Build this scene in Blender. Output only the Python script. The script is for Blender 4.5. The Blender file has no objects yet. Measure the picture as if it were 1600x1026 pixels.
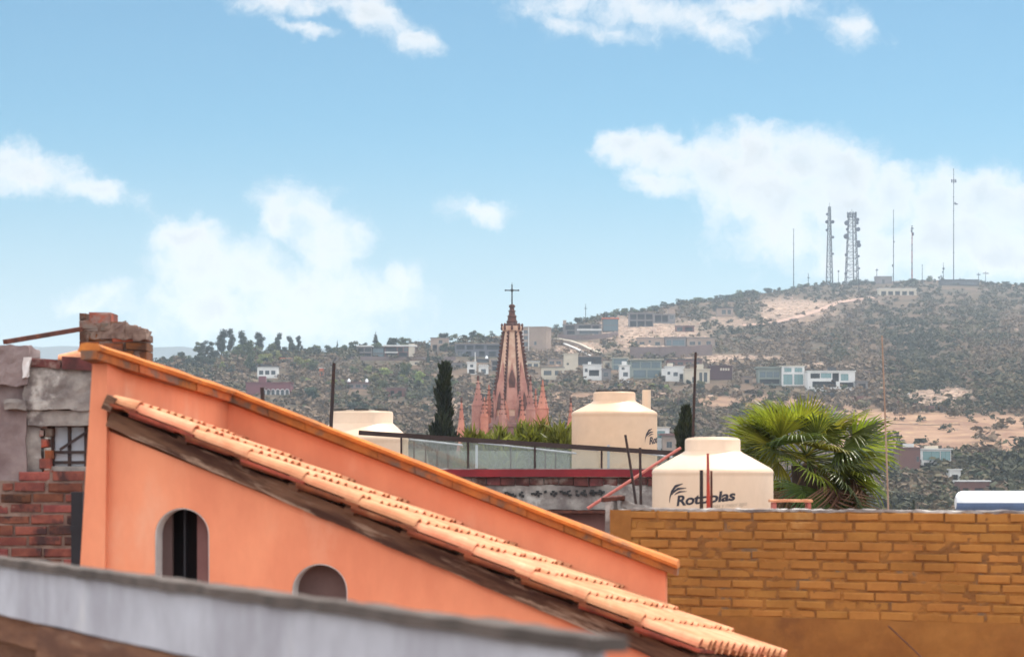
SKY_STRENGTH, SUN_E, EXPO, HAZE = .12, 2.5, 1.08, .00012
CLOUD_LIGHT, CLOUD_SHADE, ADDED_FILL = (4.0, 3.98, 3.95, 1), (2.75, 2.88, 3.0, 1), (11.8, 11.8, 11.8, 1)
SKY_HUE, SKY_SAT, SKY_VAL, SKY_TINT = .5, 1.0, 1.0, (.24, .40, .41, 1)
import bpy, math, random
import numpy as np
from mathutils import Vector, Matrix, noise as mnoise
from mathutils.geometry import tessellate_polygon

random.seed(7)
RNG = np.random.default_rng(7)
SC = bpy.context.scene
COL = SC.collection
F = 3777.0          # focal length in photograph pixels (1600 wide)
HX, HY = 800.0, 731.0
CZ = 9.0            # eye height of the roof terrace the photo is taken from


def P(px, py, Y):
    return Vector(((px - HX) / F * Y, Y, CZ + (HY - py) / F * Y))


def on_plane(px, py, P0, n):
    d = Vector(((px - HX) / F, 1.0, (HY - py) / F))
    o = Vector((0, 0, CZ))
    t = (P0 - o).dot(n) / d.dot(n)
    return o + d * t


def lin(r, g, b, k=1.0):
    f = lambda c: (c / 255 / 12.92) if c / 255 <= 0.04045 else ((c / 255 + 0.055) / 1.055) ** 2.4
    return (f(r) * k, f(g) * k, f(b) * k, 1.0)


# ------------------------------------------------------------------ meshes
class MB:
    def __init__(s):
        s.V, s.F, s.n = [], [], 0

    def add(s, verts, faces, mat=0, smooth=False):
        v = np.asarray(verts, dtype=np.float64).reshape(-1, 3)
        if isinstance(faces, np.ndarray):
            s.F.append((faces + s.n, mat, smooth))
        else:
            by = {}
            for f in faces:
                by.setdefault(len(f), []).append(f)
            for k, fl in by.items():
                s.F.append((np.array(fl, dtype=np.int64) + s.n, mat, smooth))
        s.V.append(v)
        s.n += len(v)

    HEX = [(0, 3, 2, 1), (4, 5, 6, 7), (0, 1, 5, 4), (1, 2, 6, 5), (2, 3, 7, 6), (3, 0, 4, 7)]

    def hexa(s, p, mat=0):
        """8 points: bottom 4 (ccw seen from above) then top 4."""
        s.add([tuple(q) for q in p], MB.HEX, mat)

    def box(s, c, size, R=None, mat=0):
        hx, hy, hz = [q / 2 for q in size]
        pts = [(-hx, -hy, -hz), (hx, -hy, -hz), (hx, hy, -hz), (-hx, hy, -hz), (-hx, -hy, hz), (hx, -hy, hz), (hx, hy, hz), (-hx, hy, hz)]
        c = Vector(c)
        pts = [(R @ Vector(q) if R else Vector(q)) + c for q in pts]
        s.hexa(pts, mat)

    def span(s, a, b, mat=0):
        s.box([(a[i] + b[i]) / 2 for i in range(3)], [abs(b[i] - a[i]) for i in range(3)], None, mat)

    def obox(s, o, u, v, w, mat=0):
        """box from corner o along the three vectors u, v, w"""
        o, u, v, w = map(Vector, (o, u, v, w))
        s.hexa([o, o + u, o + u + v, o + v, o + w, o + u + w, o + u + v + w, o + v + w], mat)

    def bar(s, a, b, w, h, up=(0, 0, 1), mat=0):
        a, b = Vector(a), Vector(b)
        d = (b - a).normalized()
        side = d.cross(Vector(up)).normalized()
        u2 = side.cross(d).normalized()
        q = [a - side * w / 2 - u2 * h / 2, b - side * w / 2 - u2 * h / 2, b + side * w / 2 - u2 * h / 2, a + side * w / 2 - u2 * h / 2]
        s.hexa(q + [x + u2 * h for x in q], mat)

    def tube(s, pts, rad, n=8, mat=0, smooth=True, cap=True):
        pts = [Vector(p) for p in pts]
        m = len(pts)
        if not hasattr(rad, '__len__'):
            rad = [rad] * m
        vs = []
        for i, p in enumerate(pts):
            d = (pts[min(i + 1, m - 1)] - pts[max(i - 1, 0)]).normalized()
            a = Vector((1, 0, 0)) if abs(d.x) < .8 else Vector((0, 1, 0))
            u = d.cross(a).normalized()
            w = d.cross(u)
            for k in range(n):
                t = 2 * math.pi * k / n
                vs.append(p + (u * math.cos(t) + w * math.sin(t)) * rad[i])
        fs = []
        for i in range(m - 1):
            for k in range(n):
                k2 = (k + 1) % n
                fs.append((i * n + k, i * n + k2, (i + 1) * n + k2, (i + 1) * n + k))
        s.add(vs, fs, mat, smooth)
        if cap:
            s.add(vs[:n], [tuple(range(n))], mat)
            s.add(vs[-n:], [tuple(range(n))[::-1]], mat)

    def lathe(s, prof, c=(0, 0, 0), n=48, mat=0, smooth=True, rot=0.0, cap=True):
        c = Vector(c)
        vs = []
        for r, z in prof:
            for k in range(n):
                t = 2 * math.pi * k / n + rot
                vs.append((c.x + r * math.cos(t), c.y + r * math.sin(t), c.z + z))
        fs = []
        for i in range(len(prof) - 1):
            for k in range(n):
                k2 = (k + 1) % n
                fs.append((i * n + k, i * n + k2, (i + 1) * n + k2, (i + 1) * n + k))
        s.add(vs, fs, mat, smooth)
        if cap:
            if prof[-1][0] > 1e-4:
                s.add(vs[-n:], [tuple(range(n))], mat)
            if prof[0][0] > 1e-4:
                s.add(vs[:n], [tuple(range(n))[::-1]], mat)

    def poly(s, loops, off, mat=0):
        """planar polygon with holes (loops of 3-D points), extruded by off"""
        off = Vector(off)
        loops = [[Vector(p) for p in l] for l in loops]
        flat = [p for l in loops for p in l]
        tris = [tuple(t) for t in tessellate_polygon(loops)]
        N = len(flat)
        s.add(flat, tris, mat)
        s.add([p + off for p in flat], [t[::-1] for t in tris], mat)
        for l in loops:
            m = len(l)
            s.add(l + [p + off for p in l], [(i, (i + 1) % m, m + (i + 1) % m, m + i) for i in range(m)], mat)

    def gridwall(s, x0, x1, z0, z1, holes, y0, y1, fr, mat=0):
        """wall slab in a local frame fr(x, y, z) with rectangular holes, real reveals"""
        xs = sorted({x0, x1} | {h[0] for h in holes} | {h[1] for h in holes})
        zs = sorted({z0, z1} | {h[2] for h in holes} | {h[3] for h in holes})
        xs = [x for x in xs if x0 <= x <= x1]
        zs = [z for z in zs if z0 <= z <= z1]

        def solid(i, j):
            if not (0 <= i < len(xs) - 1 and 0 <= j < len(zs) - 1):
                return False
            cx, cz = (xs[i] + xs[i + 1]) / 2, (zs[j] + zs[j + 1]) / 2
            return not any(h[0] < cx < h[1] and h[2] < cz < h[3] for h in holes)
        vs, fs = [], []

        def quad(a, b, c, d):
            k = len(vs)
            vs.extend([fr(*a), fr(*b), fr(*c), fr(*d)])
            fs.append((k, k + 1, k + 2, k + 3))
        for i in range(len(xs) - 1):
            for j in range(len(zs) - 1):
                if not solid(i, j):
                    continue
                a, b, c, d = xs[i], xs[i + 1], zs[j], zs[j + 1]
                quad((a, y0, c), (b, y0, c), (b, y0, d), (a, y0, d))
                quad((b, y1, c), (a, y1, c), (a, y1, d), (b, y1, d))
                if not solid(i - 1, j):
                    quad((a, y1, c), (a, y0, c), (a, y0, d), (a, y1, d))
                if not solid(i + 1, j):
                    quad((b, y0, c), (b, y1, c), (b, y1, d), (b, y0, d))
                if not solid(i, j - 1):
                    quad((a, y1, c), (b, y1, c), (b, y0, c), (a, y0, c))
                if not solid(i, j + 1):
                    quad((a, y0, d), (b, y0, d), (b, y1, d), (a, y1, d))
        s.add([tuple(v) for v in vs], fs, mat)

    def rough(s, o, u, v, w, nu, nv, nw, amp, scale, mat=0, seed=0, smooth=False):
        """box with a subdivided, noise-worn surface"""
        o, u, v, w = map(Vector, (o, u, v, w))

        def face(o, a, b, na, nb):
            vs, fs = [], []
            for j in range(nb + 1):
                for i in range(na + 1):
                    p = o + a * (i / na) + b * (j / nb)
                    q = p * scale + Vector((seed * 7.3, seed * 3.1, 0))
                    vs.append(p + Vector(mnoise.noise_vector(q)) * amp + Vector(mnoise.noise_vector(q * 3.1)) * amp * .5)
            for j in range(nb):
                for i in range(na):
                    k = j * (na + 1) + i
                    fs.append((k, k + 1, k + na + 2, k + na + 1))
            s.add(vs, fs, mat, smooth)
        face(o, u, w, nu, nw)
        face(o + v, u, w, nu, nw)
        face(o, v, w, nv, nw)
        face(o + u, v, w, nv, nw)
        face(o, u, v, nu, nv)
        face(o + w, u, v, nu, nv)

    def build(s, name, mats, parent=None, attr=None):
        me = bpy.data.meshes.new(name)
        V = np.concatenate(s.V) if s.V else np.zeros((0, 3))
        off = WO.get(parent.name, Vector()) if parent else Vector()
        V = V - np.array(off)
        nl = sum(f.size for f, _, _ in s.F)
        nf = sum(len(f) for f, _, _ in s.F)
        me.vertices.add(len(V))
        me.vertices.foreach_set('co', V.astype(np.float32).ravel())
        me.loops.add(nl)
        me.polygons.add(nf)
        me.loops.foreach_set('vertex_index', np.concatenate([f.ravel() for f, _, _ in s.F]).astype(np.int32))
        tot = np.concatenate([np.full(len(f), f.shape[1]) for f, _, _ in s.F])
        st = np.concatenate([[0], np.cumsum(tot)[:-1]])
        me.polygons.foreach_set('loop_start', st.astype(np.int32))
        me.polygons.foreach_set('material_index', np.concatenate([np.full(len(f), m) for f, m, _ in s.F]).astype(np.int32))
        me.polygons.foreach_set('use_smooth', np.concatenate([np.full(len(f), sm) for f, _, sm in s.F]).astype(bool))
        if attr:
            for an, av in attr.items():
                a = me.attributes.new(an, 'FLOAT', 'POINT')
                a.data.foreach_set('value', np.asarray(av, dtype=np.float32))
        me.update(calc_edges=True)
        me.validate()
        for m in (mats if isinstance(mats, (list, tuple)) else [mats]):
            me.materials.append(m)
        o = bpy.data.objects.new(name, me)
        COL.objects.link(o)
        if parent:
            o.parent = parent
            WO[o.name] = off
        return o


WO = {}


def tag(o, label=None, cat=None, group=None, kind=None):
    if label:
        o['label'] = label
    if cat:
        o['category'] = cat
        o['kind'] = 'thing'
    if group:
        o['group'] = group
    if kind:
        o['kind'] = kind
    return o


def thing(name, label, cat, loc=(0, 0, 0), group=None):
    o = bpy.data.objects.new(name, None)
    o.empty_display_size = .2
    COL.objects.link(o)
    o.location = loc
    WO[o.name] = Vector(loc)
    return tag(o, label, cat, group)


def copy_tree(o, parent=None):
    c = o.copy()
    COL.objects.link(c)
    if parent:
        c.parent = parent
    for ch in list(o.children):
        copy_tree(ch, c)
    return c


# ------------------------------------------------------------------ materials
def newmat(name):
    m = bpy.data.materials.new(name)
    m.use_nodes = True
    nt = m.node_tree
    for n in list(nt.nodes):
        nt.nodes.remove(n)
    out = nt.nodes.new('ShaderNodeOutputMaterial')
    return m, nt, out


def nd(nt, t, **kw):
    n = nt.nodes.new(t)
    for k, v in kw.items():
        if k.startswith('i_'):
            n.inputs[k[2:].replace('_', ' ')].default_value = v
        else:
            setattr(n, k, v)
    return n


def noise(nt, co, scale, detail=4, rough=.55):
    n = nd(nt, 'ShaderNodeTexNoise')
    n.inputs['Scale'].default_value = scale
    n.inputs['Detail'].default_value = detail
    n.inputs['Roughness'].default_value = rough
    nt.links.new(co, n.inputs['Vector'])
    return n.outputs['Fac']


def ramp(nt, fac, a, b):
    r = nd(nt, 'ShaderNodeMapRange', interpolation_type='SMOOTHSTEP')
    r.inputs['From Min'].default_value = a
    r.inputs['From Max'].default_value = b
    nt.links.new(fac, r.inputs['Value'])
    return r.outputs['Result']


def mixc(nt, fac, a, b, blend='MIX'):
    m = nd(nt, 'ShaderNodeMix', data_type='RGBA', blend_type=blend)
    for sock, v in ((m.inputs[0], fac), (m.inputs[6], a), (m.inputs[7], b)):
        if hasattr(v, 'node'):
            nt.links.new(v, sock)
        else:
            sock.default_value = v
    return m.outputs[2]


def pmat(name, c1, c2=None, c3=None, scale=3.0, rough=.85, bump=.0, bscale=40.0, stretch=None, island=0.0, spec=.3,
         lo=.35, hi=.65, lo3=.58, hi3=.75, scale3=None, metal=0.0, gv=.18, tilt=0.0):
    """surface with two colours mixed by noise, a third in patches, fine grain and bump"""
    m, nt, out = newmat(name)
    bs = nd(nt, 'ShaderNodeBsdfPrincipled')
    nt.links.new(bs.outputs[0], out.inputs[0])
    tc = nd(nt, 'ShaderNodeTexCoord').outputs['Object']
    if stretch:
        mp = nd(nt, 'ShaderNodeMapping')
        mp.vector_type = 'TEXTURE'
        mp.inputs['Scale'].default_value = tuple(1 / q for q in stretch)
        mp.inputs['Rotation'].default_value = (0, tilt, 0)
        nt.links.new(tc, mp.inputs['Vector'])
        tc = mp.outputs[0]
    c2 = c2 or tuple(q * .75 for q in c1[:3]) + (1,)
    col = mixc(nt, ramp(nt, noise(nt, tc, scale, 6, .6), lo, hi), c1, c2)
    if c3:
        col = mixc(nt, ramp(nt, noise(nt, tc, scale3 or scale * .6, 8, .65), lo3, hi3), col, c3)
    g = noise(nt, tc, bscale, 5, .7)
    val = nd(nt, 'ShaderNodeHueSaturation')
    mr = nd(nt, 'ShaderNodeMapRange')
    mr.inputs['To Min'].default_value = 1 - gv
    mr.inputs['To Max'].default_value = 1 + gv
    nt.links.new(g, mr.inputs['Value'])
    nt.links.new(mr.outputs[0], val.inputs['Value'])
    nt.links.new(col, val.inputs['Color'])
    col = val.outputs[0]
    if island:
        ge = nd(nt, 'ShaderNodeNewGeometry')
        h2 = nd(nt, 'ShaderNodeHueSaturation')
        mi = nd(nt, 'ShaderNodeMapRange')
        mi.inputs['To Min'].default_value = 1 - island
        mi.inputs['To Max'].default_value = 1 + island
        nt.links.new(ge.outputs['Random Per Island'], mi.inputs['Value'])
        nt.links.new(mi.outputs[0], h2.inputs['Value'])
        nt.links.new(col, h2.inputs['Color'])
        mh = nd(nt, 'ShaderNodeMapRange')
        mh.inputs['To Min'].default_value = .5 + island * .04
        mh.inputs['To Max'].default_value = .5 - island * .04
        nt.links.new(ge.outputs['Random Per Island'], mh.inputs['Value'])
        nt.links.new(mh.outputs[0], h2.inputs['Hue'])
        col = h2.outputs[0]
    nt.links.new(col, bs.inputs['Base Color'])
    bs.inputs['Roughness'].default_value = rough
    bs.inputs['Metallic'].default_value = metal
    bs.inputs['Specular IOR Level'].default_value = spec
    if bump:
        b = nd(nt, 'ShaderNodeBump')
        b.inputs['Strength'].default_value = min(1.0, bump * 20)
        b.inputs['Distance'].default_value = bump
        nt.links.new(g, b.inputs['Height'])
        nt.links.new(b.outputs[0], bs.inputs['Normal'])
    return m


def leafmat(name, c1, c2, trans=.35, scale=.5, island=.35, rough=.55):
    m, nt, out = newmat(name)
    tc = nd(nt, 'ShaderNodeTexCoord').outputs['Object']
    col = mixc(nt, ramp(nt, noise(nt, tc, scale, 3), .35, .65), c1, c2)
    ge = nd(nt, 'ShaderNodeNewGeometry')
    h2 = nd(nt, 'ShaderNodeHueSaturation')
    mi = nd(nt, 'ShaderNodeMapRange')
    mi.inputs['To Min'].default_value = 1 - island
    mi.inputs['To Max'].default_value = 1 + island
    nt.links.new(ge.outputs['Random Per Island'], mi.inputs['Value'])
    nt.links.new(mi.outputs[0], h2.inputs['Value'])
    nt.links.new(col, h2.inputs['Color'])
    oi = nd(nt, 'ShaderNodeObjectInfo')
    h3 = nd(nt, 'ShaderNodeHueSaturation')
    mo = nd(nt, 'ShaderNodeMapRange')
    mo.inputs['To Min'].default_value = .47
    mo.inputs['To Max'].default_value = .53
    nt.links.new(oi.outputs['Random'], mo.inputs['Value'])
    nt.links.new(mo.outputs[0], h3.inputs['Hue'])
    mv = nd(nt, 'ShaderNodeMapRange')
    mv.inputs['To Min'].default_value = .75
    mv.inputs['To Max'].default_value = 1.3
    nt.links.new(oi.outputs['Random'], mv.inputs['Value'])
    nt.links.new(mv.outputs[0], h3.inputs['Value'])
    nt.links.new(h2.outputs[0], h3.inputs['Color'])
    col = h3.outputs[0]
    bs = nd(nt, 'ShaderNodeBsdfPrincipled')
    bs.inputs['Roughness'].default_value = rough
    bs.inputs['Specular IOR Level'].default_value = .3
    nt.links.new(col, bs.inputs['Base Color'])
    tr = nd(nt, 'ShaderNodeBsdfTranslucent')
    nt.links.new(mixc(nt, .5, col, (.9, 1.0, .25, 1), 'MULTIPLY'), tr.inputs['Color'])
    mx = nd(nt, 'ShaderNodeMixShader')
    mx.inputs[0].default_value = trans
    nt.links.new(bs.outputs[0], mx.inputs[1])
    nt.links.new(tr.outputs[0], mx.inputs[2])
    nt.links.new(mx.outputs[0], out.inputs[0])
    return m


def glassmat(name, tint=(.85, .9, .9, 1), haze=.0, hazecol=(.8, .83, .82, 1)):
    """thin pane: see-through, mirror-like at grazing angles, with a pale film for dust and painted sky reflection"""
    m, nt, out = newmat(name)
    t = nd(nt, 'ShaderNodeBsdfTransparent')
    t.inputs[0].default_value = tint
    g = nd(nt, 'ShaderNodeBsdfGlossy')
    g.inputs['Roughness'].default_value = .03
    fr = nd(nt, 'ShaderNodeFresnel')
    fr.inputs[0].default_value = 1.5
    a = nd(nt, 'ShaderNodeMixShader')
    nt.links.new(fr.outputs[0], a.inputs[0])
    nt.links.new(t.outputs[0], a.inputs[1])
    nt.links.new(g.outputs[0], a.inputs[2])
    sh = a.outputs[0]
    if haze:
        d = nd(nt, 'ShaderNodeBsdfDiffuse')
        d.inputs[0].default_value = hazecol
        tl = nd(nt, 'ShaderNodeBsdfTranslucent')
        tl.inputs[0].default_value = hazecol
        dd = nd(nt, 'ShaderNodeMixShader')
        dd.inputs[0].default_value = .5
        nt.links.new(d.outputs[0], dd.inputs[1])
        nt.links.new(tl.outputs[0], dd.inputs[2])
        tc = nd(nt, 'ShaderNodeTexCoord').outputs['Object']
        mr = nd(nt, 'ShaderNodeMapRange')
        mr.inputs['To Min'].default_value = haze * .6
        mr.inputs['To Max'].default_value = haze * 1.4
        nt.links.new(noise(nt, tc, 1.5, 6), mr.inputs['Value'])
        b = nd(nt, 'ShaderNodeMixShader')
        nt.links.new(mr.outputs[0], b.inputs[0])
        nt.links.new(sh, b.inputs[1])
        nt.links.new(dd.outputs[0], b.inputs[2])
        sh = b.outputs[0]
    nt.links.new(sh, out.inputs[0])
    return m


def darkglass(name, c):
    m, nt, out = newmat(name)
    bs = nd(nt, 'ShaderNodeBsdfPrincipled')
    bs.inputs['Base Color'].default_value = c
    bs.inputs['Roughness'].default_value = .12
    bs.inputs['Specular IOR Level'].default_value = .6
    nt.links.new(bs.outputs[0], out.inputs[0])
    return m


K = .80   # photograph shade colours -> base colours
M = {}
M['salmon'] = pmat('salmon_plaster', lin(242, 156, 118, K), lin(226, 138, 104, K), lin(238, 170, 138, K), scale=1.6, stretch=(1, 1, .45), rough=.92, bump=.0015, bscale=24, scale3=2.2, gv=.07, lo3=.55, hi3=.8)
M['reveal'] = pmat('white_reveal_paint', (.62, .58, .56, 1), (.52, .48, .47, 1), scale=6, rough=.9, bump=.001)
M['tile'] = pmat('terracotta_tile', lin(222, 158, 119, .82), lin(206, 134, 98, .80), lin(230, 182, 148, .86), scale=7, rough=.9, bump=.003, bscale=70, island=.16, scale3=5)
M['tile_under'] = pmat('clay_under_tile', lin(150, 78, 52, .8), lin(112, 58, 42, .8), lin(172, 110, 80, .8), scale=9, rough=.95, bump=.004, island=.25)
M['wood'] = pmat('weathered_beam_wood', lin(128, 94, 74, .75), lin(80, 52, 42, .7), lin(168, 140, 120, .75), scale=3.0, stretch=(.7, 1, 6), tilt=.395, rough=.95, bump=.008, bscale=14, lo=.38, hi=.62, lo3=.52, hi3=.62, scale3=2.6, gv=.4)
M['coping_top'] = pmat('coping_clay_paint', lin(208, 128, 62, .82), lin(182, 106, 52, .82), lin(150, 102, 70, .8), scale=5, rough=.88, bump=.006, bscale=26, lo3=.5, hi3=.66, gv=.28)
M['coping_brick'] = pmat('coping_brick_face', lin(178, 104, 54, .8), lin(140, 86, 54, .8), lin(112, 90, 78, .8), scale=5, rough=.95, bump=.010, bscale=26, island=.22, lo3=.5, hi3=.62, scale3=4, gv=.3)
M['concrete'] = pmat('rough_grey_concrete', lin(164, 156, 150, .72), lin(118, 108, 106, .7), lin(192, 186, 180, .75), scale=3.5, rough=.97, bump=.014, bscale=18, lo3=.55, hi3=.66, gv=.35)
M['concrete_mauve'] = pmat('pinkish_grey_concrete', lin(150, 134, 132, .75), lin(122, 104, 104, .75), lin(180, 170, 168, .75), scale=2.5, rough=.97, bump=.01, bscale=25)
M['redbrick'] = pmat('red_brick', lin(144, 86, 70, .72), lin(112, 64, 56, .7), lin(70, 50, 50, .7), scale=6, rough=.95, bump=.010, bscale=26, island=.42, lo3=.50, hi3=.62, gv=.4)
M['dark_brick'] = pmat('dusty_dark_brick', lin(116, 66, 62, .66), lin(82, 54, 52, .62), lin(150, 128, 120, .66), scale=5, rough=.97, bump=.01, bscale=22, island=.3, lo3=.52, hi3=.64, gv=.35)
M['oldbrick'] = pmat('old_brick_and_stone', lin(158, 84, 52, .75), lin(104, 68, 58, .75), lin(130, 116, 108, .75), scale=6, rough=.97, bump=.012, bscale=25, island=.35, lo3=.5, hi3=.68)
M['mortar'] = pmat('grey_mortar', lin(150, 126, 114, .7), lin(120, 96, 88, .7), scale=8, rough=.98, bump=.008, bscale=30)
M['ochre'] = pmat('ochre_painted_brick', lin(178, 122, 60, .74), lin(160, 106, 50, .72), lin(184, 136, 80, .75), scale=2.2, rough=.9, bump=.006, bscale=30, island=.07, lo3=.58, hi3=.72, gv=.22)
M['ochre_mortar'] = pmat('ochre_painted_mortar', lin(166, 112, 56, .72), lin(138, 92, 50, .68), lin(130, 102, 78, .66), scale=6, rough=.95, bump=.010, bscale=24, lo=.42, hi=.56, lo3=.56, hi3=.64, gv=.3)
M['ochre_plaster'] = pmat('ochre_plaster_band', lin(164, 110, 54, .7), lin(148, 96, 48, .7), lin(126, 80, 44, .7), scale=2.4, rough=.92, bump=.006, bscale=26, lo3=.56, hi3=.7, gv=.2)
M['slab_face'] = pmat('pale_slab_paint', lin(188, 188, 196, .86), lin(166, 164, 172, .84), lin(198, 192, 188, .86), scale=3, stretch=(1, 1, .5), rough=.9, bump=.004, bscale=25)
M['slab_top'] = pmat('dirty_slab_cap', lin(112, 100, 94, .7), lin(84, 76, 72, .7), lin(134, 124, 116, .7), scale=5, rough=.97, bump=.006, bscale=40)
M['plank'] = pmat('brown_plank', lin(140, 98, 74, .7), lin(106, 70, 54, .7), lin(182, 150, 124, .7), scale=2.2, stretch=(1, 1, 8), rough=.95, bump=.004, bscale=20)
M['cream_tank'] = pmat('cream_polyethylene', lin(220, 192, 166, .84), lin(214, 184, 158, .84), lin(200, 168, 142, .84), scale=2.4, stretch=(1, 1, .35), rough=.45, spec=.4, bscale=5, lo3=.6, hi3=.8)
M['cream_tank2'] = pmat('tan_polyethylene', lin(216, 182, 152, .80), lin(212, 176, 146, .80), lin(200, 164, 136, .80), scale=1.8, rough=.42, spec=.4, bscale=5)
M['black_plastic'] = pmat('black_plastic', (.02, .02, .022, 1), rough=.5)
M['ink'] = pmat('dark_ink', (.025, .022, .03, 1), (.03, .028, .04, 1), rough=.6, bscale=8)
M['ink_faint'] = pmat('faint_grey_ink', lin(176, 158, 140, .85), rough=.6)
M['steel_dark'] = pmat('dark_brown_steel', lin(64, 48, 46, .7), lin(52, 36, 34, .7), scale=6, rough=.6, bump=.001)
M['rust'] = pmat('rusty_steel', lin(104, 60, 48, .75), lin(76, 46, 40, .75), lin(134, 80, 56, .75), scale=14, rough=.9, bump=.002)
M['rebar'] = pmat('dark_rebar', lin(58, 50, 52, .7), lin(74, 54, 48, .7), scale=20, rough=.85)
M['redpaint'] = pmat('dark_red_paint', lin(138, 28, 36, .8), lin(118, 24, 34, .8), scale=3, rough=.6, bump=.001)
M['redrod'] = pmat('red_rod_paint', lin(186, 66, 48, .8), lin(160, 70, 60, .8), scale=8, rough=.7)
M['pinkrod'] = pmat('faded_red_pipe', lin(196, 116, 104, .8), lin(176, 92, 84, .8), scale=6, rough=.7)
M['mauvewall'] = pmat('mauve_plaster', lin(142, 104, 98, .75), lin(128, 90, 88, .75), scale=2, rough=.95, bump=.002)
M['black_paint'] = pmat('black_painted_metal', (.018, .018, .024, 1), rough=.55)
M['innerdark'] = pmat('grey_brown_inner_plaster', lin(128, 104, 100, .6), lin(112, 92, 90, .6), scale=2, rough=.95)  # own grey-brown of the arch shutters
M['white_gloss'] = pmat('white_enamel', (.82, .83, .85, 1), (.78, .79, .82, 1), scale=2, rough=.25, spec=.5, bscale=4)
M['drum_shade'] = pmat('drum_shade_blue_grey', lin(110, 130, 165, .8), lin(100, 118, 150, .8), scale=2, rough=.5)
M['glass_rail'] = glassmat('balcony_glass', (.86, .9, .88, 1), .10, (.72, .76, .74, 1))  # pale veil stands for dust and the sky's whitish reflection
M['pane_grey'] = glassmat('painted_sky_pane', (.9, .92, .95, 1), .55, (.75, .78, .84, 1))
M['win_dark'] = darkglass('dark_window_glass', (.03, .035, .04, 1))
M['win_teal'] = darkglass('teal_window_glass', lin(120, 158, 158, .6))
M['win_blue'] = darkglass('blue_grey_window_glass', lin(84, 104, 112, .6))
M['tan_pole'] = pmat('pale_tan_pole', lin(176, 146, 128, .75), lin(160, 130, 112, .75), scale=3, rough=.9)
M['bark'] = pmat('grey_brown_bark', lin(104, 84, 70, .7), lin(76, 60, 50, .7), scale=2, rough=.95, bump=.02, bscale=6)
# ------------------------------------------------------------------ brickwork
def bricks(mb, O, u, w, nrm, rows, bl=.24, bh=.056, joint=.013, depth=.06, span=None, jit=.004, mat=0, skip=None, seed=1):
    """courses of separate worn bricks; span(row) -> (from, to) along u"""
    rg = random.Random(seed)
    O, u, w, nrm = Vector(O), Vector(u).normalized(), Vector(w).normalized(), Vector(nrm).normalized()
    for r in range(rows):
        a, b = span(r)
        x = a - (bl + joint) * (.5 if r % 2 else 0) - rg.random() * .03
        while x < b:
            L = bl * rg.uniform(.93, 1.04)
            x0, x1 = max(x, a), min(x + L, b)
            x += L + joint * rg.uniform(.7, 1.6)
            if x1 - x0 < .03 or (skip and skip(r, (x0 + x1) / 2)):
                continue
            j = lambda k=1.0: rg.uniform(-jit, jit) * k
            z0, z1 = r * (bh + joint) + j(), r * (bh + joint) + bh + j()
            out = j(1.2)
            bv = .006
            back = [O + u * x0 + w * z0 - nrm * depth, O + u * x1 + w * (z0 + j()) - nrm * depth, O + u * x1 + w * z1 - nrm * depth, O + u * x0 + w * z1 - nrm * depth]
            mid = [p + nrm * (depth + out - bv) for p in back]
            tilt = j(.8)
            fr = [O + u * (x0 + bv) + w * (z0 + bv + j()) + nrm * (out + tilt), O + u * (x1 - bv) + w * (z0 + bv + j()) + nrm * (out - tilt),
                  O + u * (x1 - bv) + w * (z1 - bv + j()) + nrm * (out - tilt), O + u * (x0 + bv) + w * (z1 - bv + j()) + nrm * (out + tilt)]
            fs = []
            for q in (0, 4):
                for k in range(4):
                    k2 = (k + 1) % 4
                    fs.append((q + k, q + k2, q + 4 + k2, q + 4 + k))
            fs.append((8, 9, 10, 11))
            fs.append((3, 2, 1, 0))
            mb.add(back + mid + fr, fs, mat)


# ------------------------------------------------------------------ foreground roof edge (close, out of focus)
def build_roof_edge():
    L0, L1 = P(0, 870, 8.0), P(945, 992, 4.2)
    L1.z = L0.z
    d = (L1 - L0)
    ul = d.normalized()
    n = Vector((-ul.y, ul.x, 0))
    if n.y > 0:
        n = -n                                   # towards the viewer
    S = L0 - ul * 2.2
    root = thing('roof_edge', 'pale grey concrete roof edge with dark weathered cap, close by at lower left', 'roof edge', (S.x, S.y, 0))
    tot = (L1 - S).length
    mb = MB()
    mb.rough(S - n * .05 + Vector((0, 0, -.026)), ul * tot, n * .07, Vector((0, 0, .026)), 90, 4, 2, .005, 9)
    mb.build('cap', M['slab_top'], root)
    mb = MB()
    mb.rough(S - n * .05 + Vector((0, 0, -.19)), ul * (tot - .09), n * .05, Vector((0, 0, .163)), 70, 2, 4, .003, 5)
    mb.build('beam', M['slab_face'], root)
    z = -.19

    def plank(t0, t1, drop, h, inset, seed):
        m = MB()
        m.rough(S + ul * t0 - n * (.10 + inset) + Vector((0, 0, z - drop - h)), ul * (t1 - t0), n * .10, Vector((0, 0, h)), 40, 2, 3, .004, 6, seed=seed)
        m.build('plank', M['plank'], root)
    plank(0, 2.62, .004, .09, .03, 1)
    plank(2.64, 4.2, .006, .12, .004, 2)
    plank(4.22, tot - .12, .004, .10, .06, 3)
    plank(0, 3.3, .10, .12, .08, 4)
    # the wall that carries the edge, well below the picture
    m = MB()
    m.obox(S - n * .4 + Vector((0, 0, -S.z + .0)), ul * (tot - .3), n * .28, Vector((0, 0, S.z - .33)))
    m.build('wall', M['salmon'], root)


build_roof_edge()

# ------------------------------------------------------------------ orange house with the sloping tiled roof
A, B = P(184, 629, 13.4), P(1092, 1013, 12.9)
A2, B2 = P(357, 676, 15.0), P(1226, 1018, 14.6)
VD = (B - A).normalized()
CD = (A2 - A).normalized()
NR = VD.cross(CD).normalized()
if NR.z < 0:
    NR = -NR
NF = Vector((VD.y, -VD.x, 0)).normalized()
if NF.y > 0:
    NF = -NF


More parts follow.
